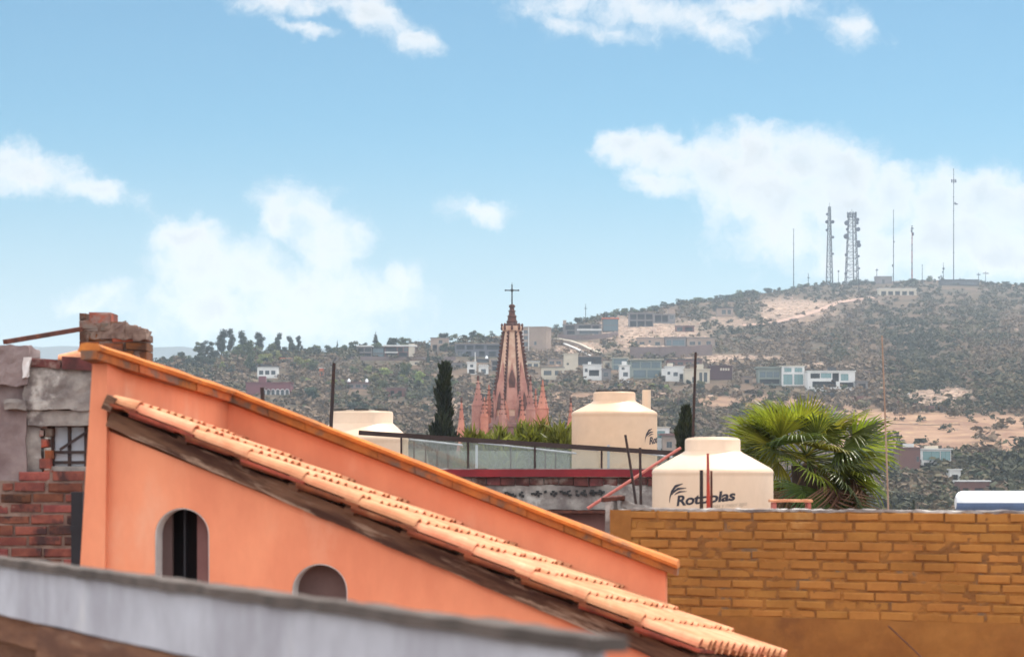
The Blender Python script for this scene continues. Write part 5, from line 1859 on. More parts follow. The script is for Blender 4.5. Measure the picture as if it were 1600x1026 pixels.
# grey ruins low on the left slope
H('ruined_house', 'low pinkish ruined house on the slope left of the dark cypress', 'house', 'pinkish ruined house', 604, 634, 606, 620, 'brown', [(.2, .4, .3, .9, 'l'), (.6, .8, .3, .9, 'l')], roofcol='mauve', depth=7)
H('low_house', 'low house with white dish dots on its roof on the left slope', 'house', 'low house with white roof dots', 541, 578, 598, 607, 'mauve', row(3, .3, .8), roofcol='brown', depth=7, extras=(('tank', .1, 'white'), ('tank', .85, 'white')))


# ------------------------------------------------------------------ retaining walls, road, fence on the hill
def strip_wall(name, label, pts, hpx, mat, th=.6, cat='wall', cap=None):
    """wall following picture points that lie on the slope, hpx high"""
    Q = [T(x, y) for x, y in pts]
    root = thing(name, label, cat, Q[len(Q) // 2])
    mb, cm = MB(), MB()
    for (a, b, (xa, ya), (xb, yb)) in zip(Q[:-1], Q[1:], pts[:-1], pts[1:]):
        ha, hb = hpx * a.y / F, hpx * b.y / F
        nrm = Vector((-(b - a).y, (b - a).x, 0)).normalized() * th
        if nrm.y < 0:
            nrm = -nrm
        d = Vector((0, 0, -2.5))
        mb.hexa([a + d, b + d, b + d + nrm, a + d + nrm, a + Vector((0, 0, ha)), b + Vector((0, 0, hb)), b + nrm + Vector((0, 0, hb)), a + nrm + Vector((0, 0, ha))])
        if cap:
            u = (nrm.normalized()) * .15
            cm.hexa([a - u + Vector((0, 0, ha + .003)), b - u + Vector((0, 0, hb + .003)), b + nrm + u + Vector((0, 0, hb + .003)), a + nrm + u + Vector((0, 0, ha + .003)),
                     a - u + Vector((0, 0, ha + .5)), b - u + Vector((0, 0, hb + .5)), b + nrm + u + Vector((0, 0, hb + .5)), a + nrm + u + Vector((0, 0, ha + .5))])
    mb.build('wall', WM(mat), root)
    if cap:
        cm.build('cap', WM(cap), root)


strip_wall('retaining_wall', 'long mauve grey retaining wall below the villas on the left slope', [(480, 566), (530, 566), (590, 566), (650, 566), (712, 564)], 6, 'mauve')
strip_wall('retaining_wall', 'broad brown retaining wall below the three long beige houses', [(984, 559), (1030, 559), (1080, 558), (1113, 555)], 17, 'mauve')
strip_wall('retaining_wall', 'grey retaining wall below the house with white balcony band', [(872, 529), (910, 530), (950, 528), (966, 525)], 7, 'mauve')
strip_wall('road_wall', 'pale curving road wall coming down the slope beside the rubble', [(856, 535), (872, 535), (890, 538), (905, 543), (918, 550), (930, 556), (938, 558)], 4.5, 'tan', 1.0, 'wall', 'cream')
strip_wall('road_wall', 'second lower pale road wall left of the curving one', [(856, 537), (880, 540), (900, 548), (914, 557), (926, 562)], 2.2, 'tan', .8, 'wall', 'white')
strip_wall('garden_wall', 'long white garden wall below the wide modern villa', [(1258, 608), (1300, 608), (1345, 608), (1380, 611), (1420, 615)], 2.2, 'white', .5)
strip_wall('garden_wall', 'dark brown wall below the white garden wall, left half', [(1262, 619), (1290, 618), (1324, 618)], 7, 'dark', .5)
for i, lb in enumerate(('first and highest step of the dark brown stepped wall right of the villa', 'second step of the dark brown stepped wall', 'third step of the dark brown stepped wall', 'fourth step of the dark brown stepped wall', 'lowest right step of the dark brown stepped wall')):
    x0 = 1330 + 26 * i
    strip_wall('stepped_wall', lb, [(x0, 624 + 3.8 * i), (x0 + 25.6, 625 + 3.8 * i)], 8.5, 'brown', .5)
strip_wall('garden_wall', 'pale wall running behind the tall beige block and dark terrace house', [(880, 556), (905, 557), (945, 560)], 3, 'tan', .4)
strip_wall('garden_wall', 'brown slope wall above the rightmost white villa', [(1290, 577), (1330, 580), (1370, 586), (1400, 590)], 3, 'mauve', .4)

for i, (x0, x1, y, h, lb) in enumerate(((850, 1000, 652, 2.2, 'upper pale dry stone terrace wall behind the tan tank'), (842, 900, 668, 2.0, 'lower dry stone terrace wall left of the tan tank'),
                                        (1030, 1130, 655, 2.2, 'dry stone terrace wall crossing behind the longest iron bar'), (1040, 1160, 640, 2.0, 'highest dry stone terrace wall between the longest bar and the palm'),
                                        (610, 682, 640, 2.2, 'upper broken stone wall left of the dark cypress'), (600, 680, 656, 2.4, 'lower broken stone wall left of the dark cypress'),
                                        (520, 600, 622, 2.0, 'stone terrace wall above the left tank'), (1390, 1500, 664, 1.4, 'faint low wall across the tan slope'))):
    strip_wall('terrace_wall', lb, [(x0 + (x1 - x0) * t, y + 2.5 * mnoise.noise((t * 3, i, 0))) for t in (0, .2, .4, .6, .8, 1)], h, 'tan', .7)
# hill track
mb = MB()
pts = [(1160, 510), (1200, 506), (1240, 499), (1280, 487), (1310, 476), (1340, 470), (1366, 467)]
Q = [T(x, y) for x, y in pts]
vs = []
fine = []
for a, b in zip(Q[:-1], Q[1:]):
    for t in np.linspace(0, 1, 6)[:-1]:
        fine.append(a.lerp(b, t))
fine.append(Q[-1])
for i, p in enumerate(fine):
    d = (fine[min(i + 1, len(fine) - 1)] - fine[max(i - 1, 0)])
    n = Vector((-d.y, d.x, 0)).normalized()
    n = n if n.y > 0 else -n
    vs += [p - n * 1.6 + Vector((0, 0, .55)), p + n * 1.6 + Vector((0, 0, 1.7))]
mb.add(vs, [(2 * i, 2 * i + 1, 2 * i + 3, 2 * i + 2) for i in range(len(fine) - 1)])
tag(mb.build('path', pmat('pale_dirt_track', lin(186, 152, 132, .7), lin(160, 128, 112, .65), scale=.2)), kind='structure')

# ------------------------------------------------------------------ antenna masts on the ridge
M['mast_grey'] = pmat('galvanised_mast', lin(62, 60, 78, .3), lin(50, 48, 66, .3), scale=.2, rough=.6)
M['mast_red'] = pmat('red_mast_paint', lin(150, 52, 48, .7), lin(130, 46, 44, .7), scale=.2, rough=.7)
M['mast_white'] = pmat('white_mast_paint', (.7, .7, .72, 1), scale=.2, rough=.7)
M['dish'] = pmat('antenna_dish_grey', lin(70, 74, 98, .4), lin(56, 60, 86, .4), scale=.3, rough=.5)


def lattice(name, label, px, yt, yb, w0, w1, ltube, sections, band=None, dishes=(), head=None):
    g = T(px, yb)
    k = g.y / F
    H_ = (yb - yt) * k
    root = thing(name, label, 'antenna mast', g)
    mats = [M['mast_grey'], M['mast_red'], M['mast_white']]
    mb = MB()
    hw = lambda t: (w0 + (w1 - w0) * t) / 2
    mt = lambda t: 0 if band is None else (1 if int(t * band) % 2 == 0 else 2)
    cor = [(-1, -1), (1, -1), (1, 1), (-1, 1)]
    for i in range(sections):
        t0, t1 = i / sections, (i + 1) / sections
        z0, z1 = g.z + H_ * t0 - (2 if i == 0 else 0), g.z + H_ * t1
        for j in range(4):
            a, b = cor[j], cor[(j + 1) % 4]
            A0 = (g.x + a[0] * hw(t0), g.y + a[1] * hw(t0), z0)
            A1 = (g.x + a[0] * hw(t1), g.y + a[1] * hw(t1), z1)
            B0 = (g.x + b[0] * hw(t0), g.y + b[1] * hw(t0), z0)
            B1 = (g.x + b[0] * hw(t1), g.y + b[1] * hw(t1), z1)
            mb.tube([A0, A1], ltube, 4, mt(t0), cap=False)
            mb.tube([A0, B1], ltube * .5, 3, mt(t0), cap=False)
            mb.tube([B0, A1], ltube * .5, 3, mt(t0), cap=False)
            mb.tube([A1, B1], ltube * .7, 3, mt(t0), cap=False)
    mb.tube([(g.x + .3 * hw(0), g.y, g.z - 1), (g.x + .3 * hw(1), g.y, g.z + H_)], ltube * 1.5, 5, 0)      # cable ladder
    mb.build('lattice', mats, root)
    for (dx, y, r) in dishes:
        z = CZ + (HY - y) * k
        t = (yb - y) / (yb - yt)
        m = MB()
        s = 1 if dx > 0 else -1
        cx = g.x + s * (hw(t) + r * k * .8)
        m.tube([(cx, g.y - hw(t) - .2, z), (cx, g.y - hw(t) - .5 - r * k * .7, z)], [r * k, r * k * .95], 14)
        m.tube([(g.x + s * hw(t), g.y - hw(t), z), (cx, g.y - hw(t) - .2, z)], .25, 5)
        m.build('dish', M['dish'], root)
    m = MB()
    m.tube([(g.x, g.y, g.z + H_ - .5), (g.x, g.y, g.z + H_ + 7 * k)], [.25, .1], 5)
    m.build('aerial', M['mast_grey'], root)
    if head:
        m = MB()
        for i in range(9):
            a = i * 2 * math.pi / 9
            r = head * k
            m.box((g.x + r * math.cos(a), g.y + r * math.sin(a), g.z + H_ - 2.5 * k), (.7, .5, 9 * k))
            m.bar((g.x, g.y, g.z + H_ - 1 * k), (g.x + r * math.cos(a), g.y + r * math.sin(a), g.z + H_ - 1 * k), .3, .3)
            m.bar((g.x, g.y, g.z + H_ - 5 * k), (g.x + r * math.cos(a), g.y + r * math.sin(a), g.z + H_ - 5 * k), .3, .3)
        m.build('panel_antenna', M['dish'], root)
    return root


lattice('lattice_mast', 'slim lattice mast with a few dishes and a cross platform, left of the wide one', 1296, 323, 442, 5.4, 1.8, .26, 14, None,
        ((-1, 335, 2.2), (-1, 347, 2.8), (1, 347, 2.8), (-1, 360, 2.2), (1, 371, 2.2), (1, 397, 1.6)))
lattice('lattice_mast', 'wide lattice mast crowned with panels and hung with dishes', 1331, 333, 443, 10.8, 5.4, .34, 11, None,
        ((-1, 349, 4.0), (-1, 370, 4.2), (1, 344, 3.0), (1, 349, 2.4), (1, 359, 3.4), (1, 379, 2.8), (1, 384, 3.4), (-1, 359, 2.4), (-1, 399, 2.6), (1, 401, 1.8), (-1, 411, 1.8), (1, 420, 1.6), (-1, 428, 2.2)), head=7.0)


def mast(name, label, px, yt, yb, r, band=None, bits=()):
    g = T(px, yb)
    k = g.y / F
    root = thing(name, label, 'antenna mast', g)
    m = MB()
    N = band or 8
    for i in range(N):
        z0, z1 = g.z - (2 if i == 0 else 0) + (yb - yt) * k * i / N, g.z + (yb - yt) * k * (i + 1) / N
        m.tube([(g.x, g.y, z0), (g.x, g.y, z1)], [r * (1 - .4 * i / N), r * (1 - .4 * (i + 1) / N)], 6, (0 if i % 3 == 2 else 1) if band else 0)
        m.tube([(g.x, g.y, z1 - .3), (g.x, g.y, z1)], r * 1.6, 6, 0)
    m.build('pole', [M['mast_grey'], M['mast_red'], M['mast_white']], root)
    for (dx, y, w, h) in bits:
        m = MB()
        m.box((g.x + dx * k, g.y - r - .3, CZ + (HY - y) * k), (w * k, .6, h * k))
        m.bar((g.x, g.y, CZ + (HY - y) * k), (g.x + dx * k, g.y - r, CZ + (HY - y) * k), .25, .25)
        m.build('antenna', M['dish'], root)


mast('guyed_mast', 'thin grey mast alone at the left end of the ridge group', 1240, 358, 452, .40)
mast('guyed_mast', 'thin grey mast between the wide lattice mast and the red mast', 1396, 328, 442, .42, None, ((-1.5, 415, 2, 3), (1, 378, 1.6, 2)))
mast('guyed_mast', 'dark red banded mast right of the transmitter hut', 1425, 354, 441, .62, 9, ((0, 357, 4, 2), (-1, 361, 2, 4), (1.5, 366, 2, 5)))
mast('guyed_mast', 'tallest thin mast with antennas near its top at far right', 1490, 264, 438, .46, None, ((-3, 283, 2, 5), (3, 283, 2, 5), (0, 283, 2, 6), (4, 319, 4, 2), (2, 318, 1.5, 4)))
mast('short_mast', 'short thin mast just right of the dark red mast', 1441, 414, 442, .30)
mast('short_mast', 'short mast with a small box on top left of the tallest mast', 1474, 412, 439, .30, None, ((0, 420, 3, 3), (-1, 425, 2, 3)))
mast('short_mast', 'short thin mast just right of the slim lattice mast', 1310, 422, 443, .28, None, ((0, 424, 3, 1.5),))
mast('short_mast', 'short mast on the roof of the transmitter hut', 1370, 420, 436, .28, None, ((0, 422, 4, 1.5),))
mast('short_mast', 'short mast on the ridge left of the slim lattice mast', 1263, 428, 447, .28, None, ((0, 434, 3, 1.5),))
mast('utility_pole', 'grey utility pole on the slope below the wide lattice mast', 1342, 436, 457, .35)
mast('utility_pole', 'left utility pole with crossbar on the far right skyline', 1529, 426, 441, .26, None, ((0, 429, 6, 1.2),))
mast('utility_pole', 'middle utility pole with crossbar on the far right skyline', 1540, 424, 441, .26, None, ((0, 427, 9, 1.2),))
mast('utility_pole', 'faint thin pole on the skyline above the grey balcony band house', 915, 478, 505, .22, None, ((0, 482, 4, 1),))
# ------------------------------------------------------------------ vegetation of the hill
def leaf_cloud(clumps, n, size, rg, flat=.0):
    """leaf-clump quads scattered in the outer part of several ellipsoids (x, y, z, rx, ry, rz)"""
    cl = np.array(clumps, dtype=float)
    wt = cl[:, 3] * cl[:, 4] + cl[:, 5] * cl[:, 4]
    i = rg.choice(len(cl), n, p=wt / wt.sum())
    d = rg.normal(0, 1, (n, 3))
    d /= np.linalg.norm(d, axis=1)[:, None]
    r = rg.random(n) ** .45
    p = cl[i, :3] + d * cl[i, 3:] * r[:, None]
    nrm = d * .7 + rg.normal(0, .6, (n, 3))
    nrm[:, 2] += .3
    nrm /= np.linalg.norm(nrm, axis=1)[:, None]
    t = np.cross(nrm, rg.normal(0, 1, (n, 3)))
    t /= np.linalg.norm(t, axis=1)[:, None]
    b = np.cross(nrm, t)
    s = (size * rg.uniform(.5, 1.4, n))[:, None]
    a = rg.uniform(.5, 1.0, (n, 1))
    V = np.stack([p - t * s, p + b * s * a * .7 + t * s * .1, p + t * s, p - b * s * a], 1).reshape(-1, 3)
    k = np.arange(n)[:, None] * 4
    return V, np.hstack([k, k + 1, k + 2, k + 3])


M['tree_leaf'] = leafmat('tree_leaf', lin(100, 108, 62, .58), lin(72, 82, 54, .55), trans=.25, scale=.25, island=.4, rough=.7)
M['tree_leaf_light'] = leafmat('light_tree_leaf', lin(150, 152, 84, .6), lin(116, 124, 72, .58), trans=.3, scale=.25, island=.35, rough=.7)
M['tree_leaf_dark'] = leafmat('dark_tree_leaf', lin(66, 76, 54, .55), lin(48, 58, 46, .5), trans=.15, scale=.25, island=.45, rough=.7)
M['tree_leaf_dry'] = leafmat('dry_bush_leaf', lin(138, 118, 96, .55), lin(104, 92, 74, .5), trans=.15, scale=.3, island=.4, rough=.8)


def make_tree(name, kind, seed):
    """returns (crown MB, trunk MB) of a tree about 8 m tall standing at the origin"""
    rg = np.random.default_rng(seed)
    r = random.Random(seed)
    tr = MB()
    cl = []
    if kind == 'round':
        for i in range(11):
            a = r.uniform(0, 6.28)
            q = r.uniform(.3, 2.3)
            s = r.uniform(.9, 1.7)
            cl.append((math.cos(a) * q, math.sin(a) * q, r.uniform(2.2, 6.2) - q * .35, s * 1.1, s * 1.1, s * .8))
        n, size = 1500, .34
        tr.tube([(0, 0, -1.5), (.05, 0, 1.5), (.1, .1, 4.2)], [.3, .22, .08], 7)
        for c in cl[:6]:
            tr.tube([(.05, 0, 1.4), (c[0] * .5, c[1] * .5, c[2] * .7), (c[0], c[1], c[2])], [.14, .09, .03], 5)
    elif kind == 'tall':
        for i in range(12):
            a = r.uniform(0, 6.28)
            q = r.uniform(.1, 1.2)
            s = r.uniform(.8, 1.35)
            cl.append((math.cos(a) * q, math.sin(a) * q, 2.4 + 7.0 * (i + r.random()) / 12, s, s, s * 1.05))
        n, size = 2200, .27
        tr.tube([(0, 0, -2), (.1, 0, 3), (.0, .1, 8.6)], [.24, .19, .06], 7)
        for c in cl[:8]:
            tr.tube([(.05, 0, min(3.6, c[2] - 1.2)), (c[0] * .5, c[1] * .5, c[2] - .6), (c[0], c[1], c[2])], [.10, .07, .03], 5)
    elif kind == 'conifer':
        for i in range(15):
            t = i / 14
            q = (1 - t) * 1.5 + .12
            for k in range(3 if t < .8 else 1):
                a = r.uniform(0, 6.28)
                cl.append((math.cos(a) * q * .5, math.sin(a) * q * .5, 1 + t * 8.2, q * .62, q * .62, .35))
        n, size = 1600, .24
        tr.tube([(0, 0, -1.5), (0, 0, 4.5), (0, 0, 9.2)], [.22, .13, .02], 7)
    elif kind == 'sparse':
        for i in range(9):
            a = r.uniform(0, 6.28)
            q = r.uniform(.6, 2.2)
            s = r.uniform(.6, 1.1)
            cl.append((math.cos(a) * q, math.sin(a) * q, r.uniform(2.6, 6.0), s * 1.2, s * 1.2, s * .6))
        n, size = 420, .24
        tr.tube([(0, 0, -1.5), (.1, 0, 1.2), (.15, .1, 3.0)], [.26, .2, .1], 6)
        for c in cl:
            tr.tube([(.1, 0, 1.2), (c[0] * .55, c[1] * .55, c[2] * .65), (c[0], c[1], c[2] + .4)], [.13, .09, .03], 5)
    else:  # bush
        for i in range(6):
            a = r.uniform(0, 6.28)
            q = r.uniform(.2, 1.3)
            s = r.uniform(.7, 1.3)
            cl.append((math.cos(a) * q, math.sin(a) * q, r.uniform(.5, 1.9), s, s, s * .85))
        n, size = 620, .26
        tr.tube([(0, 0, -1), (0, .1, .4), (.05, 0, 1.4)], [.2, .15, .05], 6)
    cr = MB()
    cr.add(*leaf_cloud(cl, n, size, rg))
    return cr, tr


PROTO = {}


def proto(kind, leaf, seed):
    key = (kind, leaf, seed)
    if key not in PROTO:
        cr, tr = make_tree(kind, kind, seed)
        PROTO[key] = (cr.build('crown', M[leaf]), tr.build('trunk', M['bark']))
    return PROTO[key]


USED = set()
TREES = []          # (px, py, height px, root)
TNAME = dict(round='tree', tall='eucalyptus_tree', conifer='conifer_tree', sparse='bare_tree', bush='bush')
TCAT = dict(round='tree', tall='tall tree', conifer='conifer', sparse='bare tree', bush='bush')
THGT = dict(round=7.6, tall=10.6, conifer=9.4, sparse=6.8, bush=3.0)


def plant(kind, leaf, px, py, hpx, seed, label=None, group=None, wide=1.0, at=None):
    g = at or T(px, py)
    s = hpx * g.y / F / THGT[kind]
    root = bpy.data.objects.new(TNAME[kind], None)
    root.empty_display_size = .5
    COL.objects.link(root)
    root.location = g
    root.rotation_euler = (0, 0, random.uniform(0, 6.28))
    root.scale = (s * wide, s * wide, s)
    root['category'] = TCAT[kind]
    if group:
        root['group'] = group
    for o in proto(kind, leaf, seed):
        if o.name in USED:
            c = o.copy()
            COL.objects.link(c)
        else:
            c = o
            USED.add(o.name)
        c.parent = root
    if label:
        root['label'] = label
    else:
        TREES.append((px, py - hpx * .5, hpx, kind, leaf, root))
    return root


random.seed(21)
U = random.uniform
ADJ = dict(tree_leaf='grey green', tree_leaf_light='pale yellow green', tree_leaf_dark='dark green', tree_leaf_dry='dry brown')
KINDW = dict(round='round tree', tall='tall thin tree', conifer='conifer', sparse='bare tree', bush='bush')
# named trees of the left skyline
for px, py, h, kd, w, lb in ((346, 556, 43, 'tall', 1.25, 'first dark tall tree of the skyline row, counting from the left, dense crown'),
                             (361, 556, 44, 'tall', .85, 'second dark tall tree of the skyline row, slim and highest'),
                             (380, 554, 40, 'tall', 1.15, 'third dark tall tree of the skyline row, ragged round top'),
                             (405, 552, 35, 'tall', 1.35, 'fourth dark tall tree of the skyline row, broad forked crown'),
                             (434, 550, 33, 'tall', 1.1, 'fifth dark tall tree of the skyline row, standing alone'),
                             (454, 550, 28, 'tall', 1.2, 'sixth tall tree of the skyline row, thin leafed'),
                             (467, 549, 27, 'tall', 1.1, 'seventh tall tree of the skyline row, lacy crown, rightmost')):
    plant(kd, 'tree_leaf_dark', px, py, h, 1 + px % 2, lb, 'tall dark trees on the left skyline', w)
plant('conifer', 'tree_leaf_dark', 527, 550, 21, 1, 'narrow pointed conifer on the left skyline right of the tall dark trees', None, .8)
plant('conifer', 'tree_leaf_dark', 587, 545, 29, 2, 'pointed dark conifer on the skyline above the villas', None, 1.4)
plant('conifer', 'tree_leaf_dark', 669, 575, 30, 1, 'dark narrow cypress standing right of the brown villa on the long wall', None, .9)
plant('round', 'tree_leaf_light', 602, 590, 20, 1, 'pale green dome shaped tree below the brown villa', None, 1.5)
plant('round', 'tree_leaf_light', 654, 606, 28, 2, 'pale yellow green broad tree left of the dark cypress top', None, 1.1)
plant('round', 'tree_leaf', 632, 600, 42, 3, 'tall grey green tree beside the pale broad tree on the left slope', None, .7)
plant('round', 'tree_leaf_dark', 488, 630, 32, 3, 'dark round tree right of the dark pink arcade building', None, 1.1)
plant('tall', 'tree_leaf', 391, 582, 52, 2, 'tall grey tree with pointed lower skirt in front of the skyline row', None, 1.1)
plant('conifer', 'tree_leaf_dark', 1428, 793, 37, 2, 'small dark conifer with tiered branches right of the fan palm', None, 1.15, at=P(1428, 812, 240))

# clusters: (x0, x1, y0, y1, count, height range, kinds, leaves)
CL = [(236, 340, 556, 578, 22, 10, 20, ('round', 'bush'), ('tree_leaf_dark', 'tree_leaf')),
      (300, 480, 553, 560, 17, 16, 26, ('round', 'round', 'tall'), ('tree_leaf_dark', 'tree_leaf_dark', 'tree_leaf')),
      (345, 480, 560, 584, 22, 14, 26, ('round', 'round', 'tall', 'bush'), ('tree_leaf_dark', 'tree_leaf', 'tree_leaf_light')),
      (480, 700, 545, 553, 24, 12, 22, ('round', 'bush', 'round'), ('tree_leaf', 'tree_leaf_dark')),
      (690, 790, 530, 537, 13, 10, 20, ('round', 'sparse', 'round', 'bush'), ('tree_leaf', 'tree_leaf_light', 'tree_leaf_dark')),
      (455, 700, 580, 612, 30, 12, 26, ('round', 'round', 'bush', 'sparse'), ('tree_leaf', 'tree_leaf', 'tree_leaf_light', 'tree_leaf_dry')),
      (470, 700, 612, 650, 22, 12, 22, ('round', 'bush', 'sparse'), ('tree_leaf', 'tree_leaf_dry', 'tree_leaf_dark')),
      (700, 900, 592, 625, 22, 12, 22, ('round', 'bush', 'sparse'), ('tree_leaf', 'tree_leaf_light', 'tree_leaf_dry')),
      (845, 1110, 600, 612, 24, 12, 20, ('round', 'bush', 'round'), ('tree_leaf', 'tree_leaf_dark', 'tree_leaf_light')),
      (990, 1110, 618, 640, 10, 14, 22, ('sparse', 'sparse', 'bush'), ('tree_leaf_dry', 'tree_leaf')),
      (1110, 1340, 602, 616, 14, 9, 16, ('round', 'bush'), ('tree_leaf', 'tree_leaf_dark')),
      (850, 1240, 470, 490, 0, 8, 14, ('round', 'bush'), ('tree_leaf_dark', 'tree_leaf')),
      (1385, 1410, 690, 760, 6, 14, 26, ('round', 'bush'), ('tree_leaf', 'tree_leaf_dark')),
      (1486, 1600, 724, 750, 14, 12, 20, ('round', 'round', 'bush'), ('tree_leaf', 'tree_leaf_dark')),
      (1440, 1600, 752, 800, 22, 14, 26, ('round', 'bush', 'round'), ('tree_leaf', 'tree_leaf_dark', 'tree_leaf_light')),
      (1530, 1600, 620, 640, 6, 8, 13, ('bush', 'round'), ('tree_leaf', 'tree_leaf_dark')),
      (1000, 1070, 640, 690, 7, 10, 20, ('sparse', 'bush'), ('tree_leaf_dry', 'tree_leaf'))]
for (x0, x1, y0, y1, n, h0, h1, kk, ll) in CL:
    for i in range(n):
        px = x0 + (x1 - x0) * (i + U(.1, .9)) / n
        for _ in range(20):
            py = U(y0, y1)
            bad = any(abs(px - hx) < hw + 4 and hy - 4 < py < hy + 26 for hx, hy, hw, _s in HOUSES)
            if not bad and py > ridge(px) + .5:
                break
            px += U(-6, 6)
        h = U(h0, h1)
        kd = random.choice(kk)
        if kd == 'bush':
            h *= .6
        plant(kd, random.choice(ll), px, py, h, random.randint(1, 3), wide=U(.85, 1.25))
# bushes standing on the long ridge line against the sky
for i in range(84):
    px = 800 + 800 * (i + U(.1, .9)) / 84
    if 1365 < px < 1396 or 1468 < px < 1532:
        continue
    plant(random.choice(('bush', 'round', 'bush')), random.choice(('tree_leaf_dark', 'tree_leaf_dark', 'tree_leaf')), px, ridge(px) + U(1.5, 5), U(7, 14) if px < 1180 else U(5, 12), random.randint(1, 3), wide=U(.9, 1.4))

# labels: each tree is told apart by the nearest landmark and its rank there
MARKS = [(x, y, s) for x, y, w, s in HOUSES] + [(1296, 400, 'slim lattice mast'), (1331, 420, 'wide lattice mast'), (1425, 420, 'dark red mast'), (1490, 420, 'tallest thin mast'), (1240, 430, 'leftmost thin mast'),
                                                (1396, 425, 'thin grey mast'), (800, 600, 'church spire'), (692, 620, 'dark cypress'), (1268, 620, 'fan palm top'), (1467, 622, 'pale earth fan'), (1160, 600, 'road below the maroon house'),
                                                (250, 545, 'far blue hills'), (320, 560, 'left end of the skyline row'), (1540, 432, 'skyline utility poles'), (1560, 640, 'right edge of the tan slope'), (880, 512, 'white balcony band'),
                                                (1180, 458, 'middle of the ridge line'), (1120, 470, 'skyline above the dark roofed cottage'), (1060, 478, 'skyline above the raised concrete tower'), (1290, 600, 'garden of the wide white villa'),
                                                (520, 560, 'left end of the long mauve wall'), (1580, 780, 'white heater drum'), (640, 640, 'left end of the glass railing'), (1090, 620, 'longest iron bar')]
by = {}
for t in TREES:
    mk = min(range(len(MARKS)), key=lambda i: math.hypot((t[0] - MARKS[i][0]), (t[1] - MARKS[i][1]) * 1.6))
    by.setdefault((mk, t[3], t[4]), []).append(t)
ORD = ['first', 'second', 'third', 'fourth', 'fifth', 'sixth', 'seventh', 'eighth', 'ninth', 'tenth', 'eleventh', 'twelfth', 'thirteenth', 'fourteenth']
for (mk, kd, lf), ts in by.items():
    ts.sort(key=lambda t: t[0])
    for i, t in enumerate(ts):
        d = '' if len(ts) == 1 else (('left one of two, ' if i == 0 else 'right one of two, ') if len(ts) == 2 else ORD[min(i, 13)] + ' from left, ')
        t[5]['label'] = d + ADJ[lf] + ' ' + KINDW[kd] + ' nearest ' + MARKS[mk][2]
        t[5]['group'] = KINDW[kd] + ('es' if kd == 'bush' else 's') + ' on the hillside'


